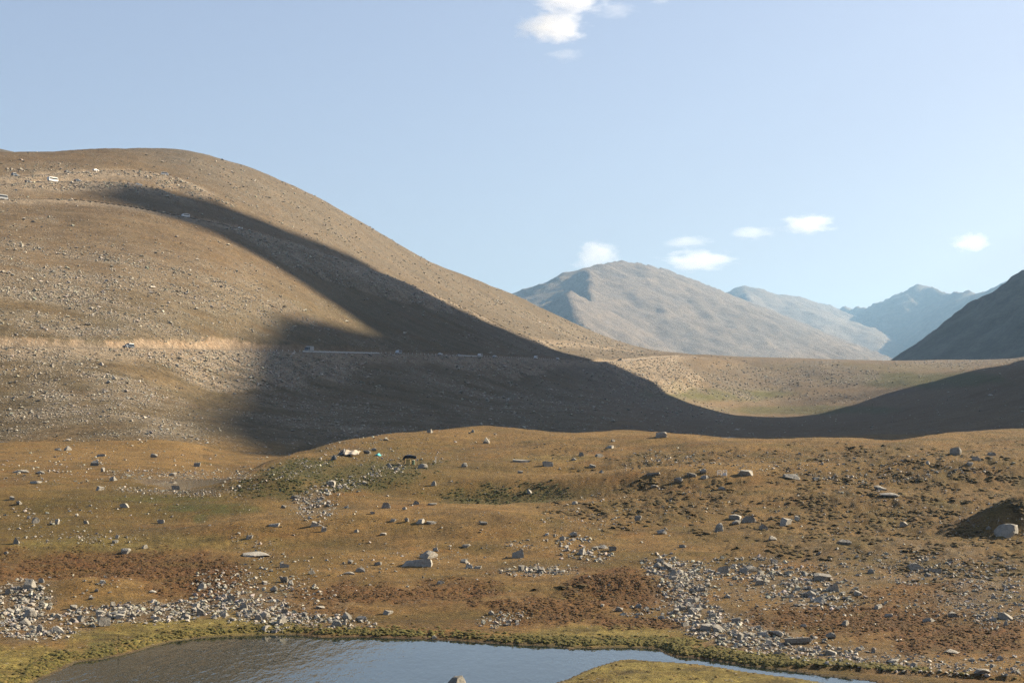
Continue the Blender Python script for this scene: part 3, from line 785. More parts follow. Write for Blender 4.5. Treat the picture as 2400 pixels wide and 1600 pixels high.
for (cu, cv, ru, rv, rot), n, lo, hi in FIELDS:
    n = int(n * .95)
    g = RNG.uniform(0, 1, n) ** .62; a = RNG.uniform(0, 2 * math.pi, n)
    ex, ey = g * np.cos(a) * ru * 1.12, g * np.sin(a) * rv * 1.12
    c, s_ = math.cos(math.radians(rot)), math.sin(math.radians(rot))
    pu.append(cu + ex * c - ey * s_ + RNG.normal(0, 6, n)); pv.append(cv + ex * s_ + ey * c + RNG.normal(0, 3, n))
    w = lo + (hi - lo) * RNG.uniform(0, 1, n) ** 2.6
    pw.append(w)
pu = np.concatenate(pu); pv = np.concatenate(pv); pw = np.concatenate(pw)
keepn = fbm(pu / 40, pv / 16, 301, 3) > -.25
pu, pv, pw = pu[keepn], pv[keepn], pw[keepn]
P3, dd3 = on_ground(pu, pv)
ok = ~np.isnan(dd3) & (P3[:, 2] > .14) & (dd3 < 430)
P3, dd3, pw = P3[ok], dd3[ok], pw[ok]
Wm = pw * dd3 / F
octv = [(lambda V: (V * np.array([1, 1, 1.0]), np.array([[0, 2, 4], [2, 1, 4], [1, 3, 4], [3, 0, 4], [2, 0, 5], [1, 2, 5], [3, 1, 5], [0, 3, 5]])))(
    np.array([[1, 0, 0], [-1, 0, 0], [0, 1, 0], [0, -1, 0], [.2, .1, 1], [0, 0, -1.0]]) * np.random.default_rng(k).uniform(.65, 1.2, (6, 3)) + np.random.default_rng(k + 50).normal(0, .18, (6, 3))) for k in range(14)]
bigm = pw > 5.5
scatter_mesh("rubble", P3[bigm], Wm[bigm], Wm[bigm] * RNG.uniform(.35, .75, bigm.sum()), "loose grey stones strewn in bands and patches across the meadow", 5)
# smaller stones between them
nb = 22000
pick = RNG.integers(0, len(pu), nb)
su = pu[pick] + RNG.normal(0, 14, nb); sv = pv[pick] + RNG.normal(0, 6, nb); sw = 1.6 + 3.4 * RNG.uniform(0, 1, nb) ** 2
P4, d4 = on_ground(su, sv); ok = ~np.isnan(d4) & (P4[:, 2] > .14) & (d4 < 430)
P4, d4, sw = P4[ok], d4[ok], sw[ok]
P4 = np.concatenate([P4, P3[~bigm]]); W4 = np.concatenate([sw * d4 / F, Wm[~bigm]])
scatter_mesh("gravel", P4, W4, W4 * RNG.uniform(.35, .7, len(W4)), "small grey stones and gravel between the boulders", 8, shapes=octv)

# scree on the hillside
vBf = VH - (zB - CAMZ) / dB * F
dv = np.clip(vBf[:-1, :-1] - vBf[1:, :-1], 0, 40); du = np.diff(U)[None, :]
w = (scree[:-1, :-1] ** 1.5 * 1.0 + .02 + .5 * fillm[:-1, :-1]) * dv * du * (1 - roadm[:-1, :-1]) * (1 - .7 * cutm[:-1, :-1])
w[:, (U[:-1] < -120) | (U[:-1] > 2520)] = 0
w[dB[:-1, :-1] > 2600] = 0
w = w.ravel(); cdf = np.cumsum(w); cdf /= cdf[-1]
NH = 46000
ix = np.searchsorted(cdf, RNG.uniform(0, 1, NH)); ri, ci_ = np.unravel_index(ix, (dB.shape[0] - 1, NC - 1))
fr, fc = RNG.uniform(0, 1, NH), RNG.uniform(0, 1, NH)
def bil(A): return A[ri, ci_] * (1 - fr) * (1 - fc) + A[ri + 1, ci_] * fr * (1 - fc) + A[ri, ci_ + 1] * (1 - fr) * fc + A[ri + 1, ci_ + 1] * fr * fc
PH = np.stack([bil(xB), bil(dB), bil(zB)], 1)
wp = 2.2 + 6.0 * RNG.uniform(0, 1, NH) ** 2.4
wp = np.where(RNG.uniform(0, 1, NH) < .03, RNG.uniform(8, 15, NH), wp)
WH = np.clip(wp * PH[:, 1] / F, .35, 3.4)
scatter_mesh("scree", PH, WH, WH * RNG.uniform(.30, .6, NH), "grey scree and small boulders spread in streaks down the hillside", 6, base=(.265, .24, .195), spread=.3, shapes=octv)

# ------------------------------------------------------------------ single boulders and stones
ZONES = [
    ("pile", lambda u, v: u < 165 and v > 1335, "boulder in the tall rubble pile beside the stream inlet", "boulders of the rubble pile by the inlet"),
    ("band", lambda u, v: u < 890 and v > 1395, "boulder in the long stone band behind the grassy lake shore", "boulders of the stone band behind the lake"),
    ("mound", lambda u, v: u < 890 and v > 1335, "stone near the tan mound between rust heath and the shore boulders", "stones around the tan mound"),
    ("meadow", lambda u, v: u < 600 and v > 1160, "stone on the olive meadow between the pond and the rust heath", "stones on the olive meadow"),
    ("pond", lambda u, v: u < 600, "stone on the tan flat around the small brown pond", "stones around the pond"),
    ("knoll", lambda u, v: u < 1300 and v < 1150, "stone on the grassy knoll around the black shelter", "stones on the shelter knoll"),
    ("tan", lambda u, v: u < 1480 and v < 1345, "stone lying on the smooth tan slope below the shelter knoll", "stones on the smooth tan slope"),
    ("ridge", lambda u, v: v < 1160, "stone on the brown hummocky ridge in front of the shaded valley", "stones on the hummocky ridge"),
    ("slope", lambda u, v: v < 1300, "stone on the dark hummocky slope above the broad stone run", "stones on the dark hummocky slope"),
    ("run", lambda u, v: True, "boulder in the broad stone run above the lake outlet", "boulders of the broad stone run")]
HAND = [(38, 1274, 22, 18), (14, 1298, 12, 8), (292, 1189, 24, 12), (378, 1226, 20, 11), (292, 1297, 28, 14), (337, 1285, 18, 11), (270, 1272, 18, 8), (274, 1261, 12, 10), (43, 1182, 16, 10), (28, 1171, 14, 10), (233, 1149, 22, 12), (265, 1126, 20, 12),
    (240, 1105, 10, 12), (222, 1091, 24, 14), (360, 1071, 20, 10), (462, 1093, 17, 12), (158, 1055, 20, 12), (135, 1055, 20, 7), (236, 1069, 26, 7), (411, 1147, 22, 12), (405, 1115, 22, 9), (48, 1107, 40, 7), (92, 1110, 26, 8), (82, 1133, 30, 8), (202, 1227, 14, 9), (82, 1226, 20, 16),
    (133, 1228, 14, 14), (71, 1378, 38, 24), (96, 1365, 16, 12), (584, 1263, 18, 13), (602, 1304, 78, 11), (226, 1386, 13, 8), (245, 1354, 11, 7), (240, 1367, 16, 10), (357, 1388, 18, 7), (212, 1404, 13, 9), (171, 1427, 20, 13), (66, 1447, 40, 22), (133, 1448, 24, 12), (133, 1482, 32, 18),
    (92, 1484, 26, 24), (242, 1467, 34, 28), (281, 1449, 24, 13), (367, 1454, 22, 12), (434, 1449, 30, 13), (469, 1441, 20, 22), (500, 1449, 18, 12), (523, 1443, 22, 13), (564, 1413, 16, 11), (459, 1424, 22, 13), (264, 1421, 14, 14), (247, 1425, 14, 10), (860, 1063, 22, 10), (877, 1056, 16, 8), (822, 1027, 12, 8),
    (1008, 1014, 18, 11), (1140, 1039, 18, 17), (1108, 1013, 10, 8), (904, 1032, 14, 5), (990, 1097, 27, 12), (914, 1096, 15, 13), (930, 1102, 17, 10), (1088, 1094, 18, 12), (776, 1137, 22, 14), (692, 1169, 22, 10), (904, 1190, 26, 15), (975, 1181, 18, 10), (948, 1194, 12, 8), (812, 1190, 15, 6), (873, 1204, 13, 7),
    (1013, 1183, 26, 5), (985, 1227, 28, 14), (1013, 1227, 28, 7), (921, 1222, 17, 9), (953, 1222, 13, 11), (736, 1233, 18, 14), (758, 1246, 16, 16), (836, 1247, 15, 9), (898, 1254, 22, 7), (1133, 1228, 22, 8), (664, 1190, 16, 8), (643, 1233, 28, 8), (1006, 1308, 52, 20), (1021, 1291, 17, 11), (978, 1326, 84, 20), (666, 1329, 26, 11),
    (821, 1321, 16, 10), (845, 1339, 26, 11), (817, 1345, 30, 7), (886, 1324, 20, 10), (731, 1345, 22, 11), (1032, 1368, 20, 9), (1092, 1282, 24, 8), (1090, 1319, 26, 11), (1100, 1331, 20, 10), (1120, 1332, 20, 8), (682, 1371, 16, 14), (641, 1387, 20, 16), (909, 1440, 30, 12), (789, 1468, 26, 18), (812, 1452, 24, 22), (847, 1454, 34, 13),
    (750, 1426, 26, 8), (619, 1449, 30, 16), (661, 1460, 26, 24), (1018, 1495, 15, 8), (1213, 1307, 34, 21), (1284, 1093, 28, 15), (1220, 1109, 15, 8), (1362, 1068, 16, 10), (1344, 1079, 15, 8), (1389, 1095, 18, 9), (1409, 1108, 13, 8), (1404, 1071, 24, 9), (1549, 1025, 30, 15), (1430, 1050, 26, 8), (1437, 1035, 12, 7), (1532, 1113, 36, 7), (1590, 1131, 24, 16),
    (1649, 1109, 18, 13), (1623, 1115, 28, 9), (1655, 1120, 26, 8), (1748, 1114, 42, 15), (1691, 1147, 22, 8), (1534, 1142, 20, 7), (1347, 1182, 16, 9), (1241, 1156, 16, 12), (1552, 1251, 28, 14), (1686, 1244, 24, 22), (1723, 1217, 34, 14), (1728, 1229, 26, 11), (1756, 1223, 38, 18), (1789, 1241, 24, 16), (1600, 1283, 19, 9), (1412, 1284, 30, 9), (1437, 1289, 22, 12),
    (1496, 1218, 20, 12), (1363, 1300, 26, 18), (1225, 1083, 50, 7), (1578, 1358, 26, 12), (1687, 1479, 40, 16), (1655, 1476, 30, 16), (1736, 1499, 22, 19), (1639, 1427, 22, 14), (1585, 1438, 24, 14), (1623, 1432, 22, 11), (1451, 1432, 20, 12), (1672, 1447, 18, 12), (1761, 1342, 60, 18), (1790, 1491, 34, 14), (1695, 1342, 30, 20), (1606, 1467, 22, 12), (1412, 1422, 13, 8), (1551, 1451, 20, 11), (1705, 1400, 18, 9),
    (2241, 1066, 30, 22), (2290, 1079, 28, 12), (2325, 1068, 24, 10), (2274, 1091, 18, 10), (2176, 1088, 13, 10), (1856, 1121, 44, 12), (1913, 1124, 20, 8), (2067, 1149, 34, 14), (2086, 1163, 50, 10), (1843, 1230, 34, 20), (1869, 1219, 16, 12), (1811, 1266, 26, 13), (1979, 1276, 38, 14), (2120, 1234, 22, 15), (2364, 1257, 60, 34), (2318, 1240, 14, 9), (2147, 1331, 42, 15), (2042, 1343, 20, 13), (2193, 1341, 36, 12), (1930, 1361, 46, 19),
    (1959, 1386, 20, 24), (1899, 1398, 34, 17), (2012, 1394, 20, 12), (1920, 1411, 40, 15), (2060, 1426, 28, 12), (2083, 1445, 22, 9), (1981, 1465, 24, 14), (1884, 1468, 16, 8), (1871, 1509, 68, 19), (1820, 1491, 44, 17), (1948, 1496, 28, 17), (1950, 1534, 32, 13), (2180, 1456, 38, 10), (2234, 1531, 44, 10), (2343, 1546, 18, 12), (2302, 1578, 42, 13), (2142, 1563, 18, 13), (2361, 1451, 44, 17), (2330, 1456, 20, 12), (2358, 1465, 12, 14), (2233, 1445, 26, 13), (2098, 1554, 34, 10), (2047, 1529, 12, 14)]
SPECIAL = {(38, 1274): "rounded pale boulder alone at the edge of the olive meadow and rust heath", (292, 1189): "flat-topped pale block alone in the middle of the olive meadow", (222, 1091): "tilted dark slab on the tan flat above the pond", (462, 1093): "pointed grey boulder on the bare tan flat behind the pond",
    (71, 1378): "big pale rounded boulder crowning the rubble pile", (66, 1447): "large dark-faced boulder set inside the rubble pile", (242, 1467): "lumpy pale boulder standing on the lake's grassy bank beside bright green grass", (602, 1304): "long low pale slab between the rust heath and the tan slope",
    (1008, 1014): "pale boulder on the knoll skyline against the shaded hillside", (1140, 1039): "upright boulder with a dark shaded side near the top of the knoll", (904, 1190): "triangular grey boulder by itself on the tan slope below the green hollow", (1006, 1308): "long pale slab tilted above the low outcrop", (978, 1326): "longest low pale outcrop on the tan slope",
    (909, 1440): "flat-topped grey boulder near the end of the stone band by the shore", (789, 1468): "pale boulder right above the water's mossy edge", (1213, 1307): "squared grey block with a dark front on the tan slope", (1284, 1093): "tent-shaped boulder with a shaded front on the tan knoll",
    (1549, 1025): "pyramid boulder on the ridge skyline", (1590, 1131): "bright boulder with a dark hollow side on the tan ridge", (1748, 1114): "long wedge-shaped block with a bright end face beside the metal frame", (2241, 1066): "dark dome-shaped boulder on the hummocky ridge", (2364, 1257): "largest dark boulder on the dark slope above the shaded bank",
    (1687, 1479): "rectangular grey block lying in the stone run", (1871, 1509): "long smooth pale boulder with a rusty end", (1761, 1342): "broad layered pale slab at the top of the stone run", (2234, 1531): "flat white slab alone on rust-brown turf", (1759, 1499): "", (2302, 1578): "low pale boulder among the mossy hummocks near the outlet", (1686, 1244): "pair-topped upright boulder on the dark hummocky slope",
    (1736, 1499): "sharp wedge-shaped stone standing in the lower stone run", (1959, 1386): "tall sharp stone standing in the stone run", (2147, 1331): "long grey-green slab above the rust turf and stone run", (1930, 1361): "bulky pale boulder at the upper edge of the stone run", (1018, 1495): "small white stone touching the lake water", (1225, 1083): "long white flat slab on the tan knoll beside the tent-shaped boulder"}
BLIB3 = {}
def boulder_mesh(k, blocky):
    key = (k, blocky)
    if key not in BLIB3:
        V, Fc = rock_shape(100 + k, 3, 14, .035, blocky)
        BLIB3[key] = mesh_from("boulder", V, Fc, False)
        BLIB3[key].materials.append(MAT_ROCK)
    return BLIB3[key]
def put_stone(name, u, v, w, h, k, blocky=False, label=None, cat="boulder", yaw=None):
    p, d = on_ground([u], [min(v, 1605)])
    if np.isnan(d[0]) or d[0] > 440: return None
    p = p[0]; sc = d[0] / F
    W, Hh = w * sc * .86, h * sc * .92
    depth = W * random.uniform(.6, .85)
    o = link(name, boulder_mesh(k, blocky))
    o.scale = (W * .53, depth * .5, Hh * .72)
    o.rotation_euler = (random.uniform(-.06, .06), random.uniform(-.08, .08), random.uniform(-.35, .35) if yaw is None else yaw)
    o.location = (p[0], p[1] + depth * .3, p[2] + Hh * .24)
    if label: tag(o, label, cat)
    else:
        for key, fn, lb, gr in ZONES:
            if fn(u, v):
                shp = "flat" if h / w < .42 else ("upright" if h / w > .8 else ("squared" if blocky else "rounded"))
                siz = "small" if w < 16 else ("big" if w > 27 else "middling")
                tag(o, siz + " " + shp + " " + lb, cat, gr); break
    return o
for n_, (u, v, w, h) in enumerate(HAND):
    lab = SPECIAL.get((u, v))
    put_stone("boulder", u, v, w, h, n_ % 22, (n_ % 3 == 0) or (u, v) in ((1213, 1307), (1687, 1479), (292, 1189), (1748, 1114)), lab)
# the next largest stones of the rock fields
order = np.argsort(-pw)[:0]
extra = 0
for (cu, cv, ru, rv, rot), n, lo, hi in FIELDS:
    if hi < 12: continue
    for q in range(max(2, int(n / 95))):
        if extra >= 92: break
        a = random.uniform(0, 6.28); g = random.random() ** .6
        ex, ey = g * math.cos(a) * ru, g * math.sin(a) * rv
        c, s_ = math.cos(math.radians(rot)), math.sin(math.radians(rot))
        w = random.uniform(12, 24)
        if put_stone("boulder", cu + ex * c - ey * s_, cv + ex * s_ + ey * c, w, w * random.uniform(.4, .75), random.randrange(22), random.random() < .4, cat="boulder") is not None: extra += 1

# the rock standing in the lake and the slanted stone on the knoll
lk = link("boulder", boulder_mesh(5, False)); d = dof(1606, 0)
lk.location = ((1067 - 1200) / F * d, d, .2); lk.scale = (.95, .65, .72)
tag(lk, "dark rounded rock rising from the lake water", "boulder")

# ------------------------------------------------------------------ low plants: heath clumps, turf hummocks, bank moss
def clump_shapes():
    out = []
    for k in range(10):
        r = np.random.default_rng(400 + k)
        a = np.linspace(0, 2 * math.pi, 7)[:-1]
        lowr = np.stack([np.cos(a), np.sin(a), np.full(6, -1.0)], 1) * np.stack([r.uniform(.8, 1.1, 6)] * 2 + [np.ones(6)], 1)
        mid = np.stack([np.cos(a + .5) * .75, np.sin(a + .5) * .75, np.full(6, .25)], 1) * r.uniform(.8, 1.2, (6, 1))
        top = np.array([[r.normal(0, .15), r.normal(0, .15), 1.0]])
        V = np.concatenate([lowr, mid, top])
        Fc = []
        for i in range(6):
            j = (i + 1) % 6
            Fc += [[i, j, 6 + i], [j, 6 + j, 6 + i], [6 + i, 6 + j, 12]]
        out.append((V, np.array(Fc)))
    return out
CLUMP = clump_shapes()
def plant_material():
    m = N("low_plants", .95); p = m.pos()
    c = m.scalecol(m.attr(), m.ramp(m.noise(7.0, 3, .7, p), .25, .75, .6, 1.4))
    m.color(c)
    # normals tilted up: brightens clump sides turned from the sun, as on level ground
    g = m.n("ShaderNodeNewGeometry"); sc = m.n("ShaderNodeVectorMath", operation='SCALE'); m.l(g.outputs["Normal"], sc.inputs[0]); sc.inputs[3].default_value = .5
    ad = m.n("ShaderNodeVectorMath", operation='ADD'); m.l(sc.outputs[0], ad.inputs[0]); ad.inputs[1].default_value = (0, 0, .75)
    nn = m.n("ShaderNodeVectorMath", operation='NORMALIZE'); m.l(ad.outputs[0], nn.inputs[0])
    m.l(nn.outputs[0], m.b.inputs["Normal"])
    return m.mat
MAT_PLANT = plant_material()
def grow(name, mask, n, wlo, whi, hr, base, label, seed, spread=.3):
    vAf = VH - (zA - CAMZ) / dA * F
    dvA = np.clip(vAf[:-1, :-1] - vAf[1:, :-1], 0, 30)
    wgt = (mask[:-1, :-1] * dvA * du * (U[:-1] > -350) * (U[:-1] < 2760)).ravel()
    cd = np.cumsum(wgt); cd /= cd[-1]
    r = np.random.default_rng(seed)
    ix = np.searchsorted(cd, r.uniform(0, 1, n)); ri, ci = np.unravel_index(ix, (dA.shape[0] - 1, NC - 1))
    fr, fc = r.uniform(0, 1, n), r.uniform(0, 1, n)
    def bl(A): return A[ri, ci] * (1 - fr) * (1 - fc) + A[ri + 1, ci] * fr * (1 - fc) + A[ri, ci + 1] * (1 - fr) * fc + A[ri + 1, ci + 1] * fr * fc
    P = np.stack([bl(xA), bl(dA), bl(zA)], 1)
    W = (wlo + (whi - wlo) * r.uniform(0, 1, n) ** 1.6)
    return scatter_mesh(name, P, W, W * hr * r.uniform(.7, 1.3, n), label, seed + 1, base=base, spread=spread, shapes=CLUMP, sink=.35, mat=MAT_PLANT, stretch=(.7, 1.0))
land = (sdl > .25) * (sdp > .5)
heath = np.clip(red - .25, 0, 1) * land
grow("heath_shrubs", heath, 11000, .2, .6, .28, (.075, .042, .015), "rust brown dwarf heath shrubs in dense low patches", 501, .35)
humm = np.clip(rough - .2, 0, 1) * land * sstep(-.15, .25, fbm(xA / 6, yA / 5, 511, 3))
grow("turf_hummocks", humm, 4200, .4, 1.4, .22, (.075, .050, .017), "small dark turf hummocks stepping across the slope", 503, .35)
bankm = (sdl > .5) * (pen < .05) * land * (sstep(5, 1.0, sdl) * (.35 + sstep(1250, 1700, uA)) + ells(uA, vA, [(2050, 1585, 430, 26, 1, 6), (1250, 1502, 330, 9, .8), (820, 1482, 130, 7, .8)], seed=512) * 1.2)
grow("bank_moss", bankm, 6500, .22, .8, .30, (.078, .066, .018), "olive moss and grass hummocks along the lake banks", 505, .3)
tuft = land * (yellow * .35 + .16 + green * .6)
grow("grass_tufts", tuft, 7000, .2, .55, .26, (.105, .074, .024), "short tufts of dry grass dotted over the turf", 507, .35)
grn = land * green
grow("green_shrubs", grn, 1300, .3, .9, .32, (.036, .038, .011), "dark green low shrubs on the knoll flank", 509, .3)

# ------------------------------------------------------------------ vehicles
def prism(poly, y0, y1):
    """side profile polygon (x, z) extruded from y0 to y1"""
    n = len(poly)
    V = [(x, y0, z) for x, z in poly] + [(x, y1, z) for x, z in poly]
    Fc = [list(range(n))[::-1], list(range(n, 2 * n))] + [[i, (i + 1) % n, n + (i + 1) % n, n + i] for i in range(n)]
    return V, Fc
class MB:
    def __init__(self): self.v = []; self.f = []
    def add(self, V, Fc):
        o = len(self.v); self.v += [tuple(p) for p in V]; self.f += [[i + o for i in q] for q in Fc]; return self
    def box(self, c, s, rz=0.0):
        x, y, z = (k / 2 for k in s); R = Matrix.Rotation(rz, 3, 'Z')
        V = [R @ Vector((a * x, b * y, e * z)) + Vector(c) for e in (-1, 1) for b in (-1, 1) for a in (-1, 1)]
        return self.add(V, [(0, 2, 3, 1), (4, 5, 7, 6), (0, 1, 5, 4), (2, 6, 7, 3), (0, 4, 6, 2), (1, 3, 7, 5)])
    def tube(self, p, q, r, n=8, r2=None):
        p, q = Vector(p), Vector(q); d = (q - p).normalized()
        a = d.orthogonal().normalized(); b = d.cross(a); r2 = r if r2 is None else r2
        V = [p + (a * math.cos(t) + b * math.sin(t)) * r for t in [2 * math.pi * i / n for i in range(n)]] + [q + (a * math.cos(t) + b * math.sin(t)) * r2 for t in [2 * math.pi * i / n for i in range(n)]]
        return self.add(V, [list(range(n))[::-1], list(range(n, 2 * n))] + [[i, (i + 1) % n, n + (i + 1) % n, n + i] for i in range(n)])
    def mesh(self, name, mat, bevel=0.0):
        me = bpy.data.meshes.new(name); me.from_pydata(self.v, [], self.f); me.update()
        if bevel:
            bm = bmesh.new(); bm.from_mesh(me)
            bmesh.ops.bevel(bm, geom=[e for e in bm.edges if e.calc_face_angle(0) > .5], offset=bevel, segments=2, affect='EDGES', profile=.6)
            bm.to_mesh(me); bm.free()
        me.materials.append(mat); return me
    def build(self, name, mat, parent=None, bevel=0.0): return link(name, self.mesh(name, mat, bevel), None, parent)
def paint(name, c, metal=.2): 
    m = plain(name, c, .3, metal, .05, 2.0); m.node_tree.nodes["Principled BSDF"].inputs["Specular IOR Level"].default_value = .5; return m
M_GLASS = plain("dark_window_glass", (.02, .024, .03), .08, 0, .05); M_GLASS.node_tree.nodes["Principled BSDF"].inputs["Specular IOR Level"].default_value = .6
M_TYRE = plain("tyre_rubber", (.02, .02, .02), .9); M_LAMP = plain("lamp_glass", (.6, .6, .55), .2); M_RED = plain("tail_lamp_red", (.35, .02, .02), .3)
PAINT = {"white": paint("white_paint", (.5, .5, .49)), "silver": paint("silver_paint", (.42, .44, .46), .5), "dark": paint("dark_blue_paint", (.03, .045, .07)), "grey": paint("grey_paint", (.16, .17, .18)), "black": paint("black_paint", (.015, .016, .018))}
PROFILES = {  # length along +x is forward; body polygon (x, z), glass polygon, width
    "suv": ([(-2.3, .35), (-2.35, .95), (-2.2, 1.15), (-1.95, 1.78), (-.2, 1.83), (.45, 1.75), (1.05, 1.15), (2.1, 1.02), (2.35, .8), (2.35, .35)], [(-1.98, 1.18), (-1.8, 1.68), (.35, 1.68), (.85, 1.18)], 1.85, (-1.4, 1.45), .38),
    "car": ([(-2.15, .3), (-2.2, .8), (-2.05, 1.0), (-1.3, 1.43), (.1, 1.45), (.95, .98), (2.0, .86), (2.2, .65), (2.2, .3)], [(-1.55, 1.02), (-1.1, 1.36), (.05, 1.36), (.68, 1.02)], 1.75, (-1.3, 1.35), .32),
    "van": ([(-2.5, .35), (-2.55, 1.2), (-2.45, 2.15), (1.2, 2.2), (1.75, 1.9), (2.25, 1.2), (2.45, 1.0), (2.45, .35)], [(-2.2, 1.25), (-2.15, 1.9), (1.3, 1.9), (1.9, 1.25)], 1.95, (-1.6, 1.6), .36),
    "minibus": ([(-3.4, .4), (-3.45, 1.4), (-3.35, 2.75), (2.9, 2.8), (3.3, 2.3), (3.45, 1.2), (3.45, .4)], [(-3.15, 1.45), (-3.1, 2.35), (3.0, 2.35), (3.2, 1.45)], 2.2, (-2.1, 2.2), .42),
    "truck": ([(-3.2, .75), (-3.2, .95), (1.25, .95), (1.25, .95), (1.3, 2.4), (2.4, 2.4), (2.9, 1.5), (3.0, 1.1), (3.0, .5), (1.2, .5), (1.2, .75)], [(1.6, 1.55), (1.6, 2.2), (2.38, 2.2), (2.68, 1.55)], 2.15, (-2.0, 2.0), .45)}
def make_vehicle(kind, colour):
    body, glass, wdt, axles, wr = PROFILES[kind]
    name = {"suv": "sport_utility_car", "car": "parked_car", "van": "van", "minibus": "minibus", "truck": "box_truck"}[kind]
    root = bpy.data.objects.new(name, None); COL.objects.link(root)
    b = MB(); b.add(*prism(body, -wdt / 2, wdt / 2)); bo = b.build("body", PAINT[colour], root, .05)
    for sgn in (-1, 1):
        g = MB(); g.add(*prism(glass, sgn * (wdt / 2 - .02), sgn * (wdt / 2 + .012))); g.build("side_window", M_GLASS, root)
    ws = MB(); xa, za = glass[2]; xb, zb = glass[3]
    ws.add([(xa + .14, -wdt * .43, za + .02), (xa + .14, wdt * .43, za + .02), (xb + .2, wdt * .43, zb + .02), (xb + .2, -wdt * .43, zb + .02), (xa + .1, -wdt * .43, za - .05), (xa + .1, wdt * .43, za - .05), (xb + .1, wdt * .43, zb - .05), (xb + .1, -wdt * .43, zb - .05)],
           [(0, 1, 2, 3), (7, 6, 5, 4), (0, 4, 5, 1), (1, 5, 6, 2), (2, 6, 7, 3), (3, 7, 4, 0)]); ws.build("windscreen", M_GLASS, root)
    if kind == "truck":
        MB().box((-1.0, 0, 1.95), (4.3, 2.2, 2.0)).build("cargo_box", PAINT["silver"], root, .04)
    for ax in axles:
        for sgn in (-1, 1):
            y = sgn * (wdt / 2 - .08)
            w_ = MB().tube((ax, y - .1, wr), (ax, y + .1, wr), wr, 14).build("wheel", M_TYRE, root)
            MB().tube((ax, y + sgn * .1, wr), (ax, y + sgn * .125, wr), wr * .55, 10).build("rim", PAINT["silver"], w_)
    fx = max(p[0] for p in body); rx = min(p[0] for p in body)
    for sgn in (-1, 1):
        MB().box((fx - .02, sgn * wdt * .36, .78), (.08, .3, .16)).build("headlight", M_LAMP, root)
        MB().box((rx + .03, sgn * wdt * .4, .95), (.08, .16, .22)).build("tail_light", M_RED, root)
    MB().box((fx + .01, 0, .45), (.12, wdt * .96, .2)).build("bumper", PAINT["black"], root)
    if kind == "suv":
        MB().box((-.8, 0, 1.9), (1.9, 1.3, .14)).build("roof_rack_load", PAINT["white"], root)
    return root
def along(P, u, off=0.0, back=False):
    uu = 1200 + F * P[:, 0] / P[:, 1]
    k = int(np.argmin(np.abs(uu - u))); k = min(max(k, 1), len(P) - 2)
    t = P[k + 1] - P[k - 1]; yaw = math.atan2(t[1], t[0]); nx, ny = -t[1], t[0]; L = math.hypot(nx, ny)
    return (P[k][0] + nx / L * off, P[k][1] + ny / L * off, P[k][2] + .16), yaw + (math.pi if back else 0)
VEH = [(ROAD, 305, "suv", "dark", -1.6, True, "dark blue off-road car with a bright roof load below the tan cut bank"), (ROAD, 716, "truck", "grey", -1.4, True, "grey box truck beside the longest white barrier on the level road"),
    (ROAD, 925, "van", "silver", -1.4, True, "silver van past the far end of the longest white barrier"), (ROAD, 1024, "car", "white", -1.6, True, "white car in the shade between the van and the short barrier"), (ROAD, 1080, "car", "grey", 1.6, False, "dark grey car behind the short white barrier"),
    (ROAD, 1121, "van", "white", -1.6, True, "white van just past the short barrier in the shade"), (ROAD, 1157, "car", "silver", -1.6, True, "silver car between two white vehicles on the shaded road"), (ROAD, 1253, "van", "white", -1.6, True, "last white van before the road's shaded bend"),
    (ROAD, 1302, "car", "white", -1.6, True, "small white car at the edge of the shadow on the road"), (ROAD, 1447, "car", "black", -1.6, True, "black car on the sunlit bend of the road"), (ROAD, 1459, "suv", "black", 1.6, False, "black off-road car on the sunlit bend beside the black car"),
    (LOWER, 121, "minibus", "white", 0, False, "white minibus with dark windows on the lower switchback"), (LOWER, 62, "car", "black", 0, False, "black car near the minibus on the lower switchback"), (LOWER, 180, "car", "dark", 0, False, "dark car ahead of the minibus on the lower switchback"), (LOWER, 334, "car", "white", 0, False, "white car at the shaded tip of the lower switchback"),
    (UPPER, 37, "suv", "dark", 0, False, "dark off-road car on the upper switchback by its turning"), (UPPER, 158, "car", "black", 0, False, "black car midway on the upper switchback"), (UPPER, 217, "car", "white", 0, False, "white car under the long cut face of the upper switchback"), (UPPER, 384, "van", "white", 0, False, "white van at the bright tip of the upper switchback"),
    (TRAV, 424, "van", "white", 0, True, "white van alone on the shaded slanting road"), (TRAV, 560, "car", "white", 0, True, "white car lower down the shaded slanting road"), (TRAV, 8, "minibus", "grey", 0, False, "grey minibus at the start of the slanting road")]
for P, u, kind, colour, off, back, label in VEH:
    o = make_vehicle(kind, colour)
    o.location, yaw = along(P, u, off, back); o.rotation_euler = (0, 0, yaw)
    tag(o, label, {"suv": "car", "car": "car", "van": "van", "minibus": "bus", "truck": "truck"}[kind], "vehicles on the mountain roads")

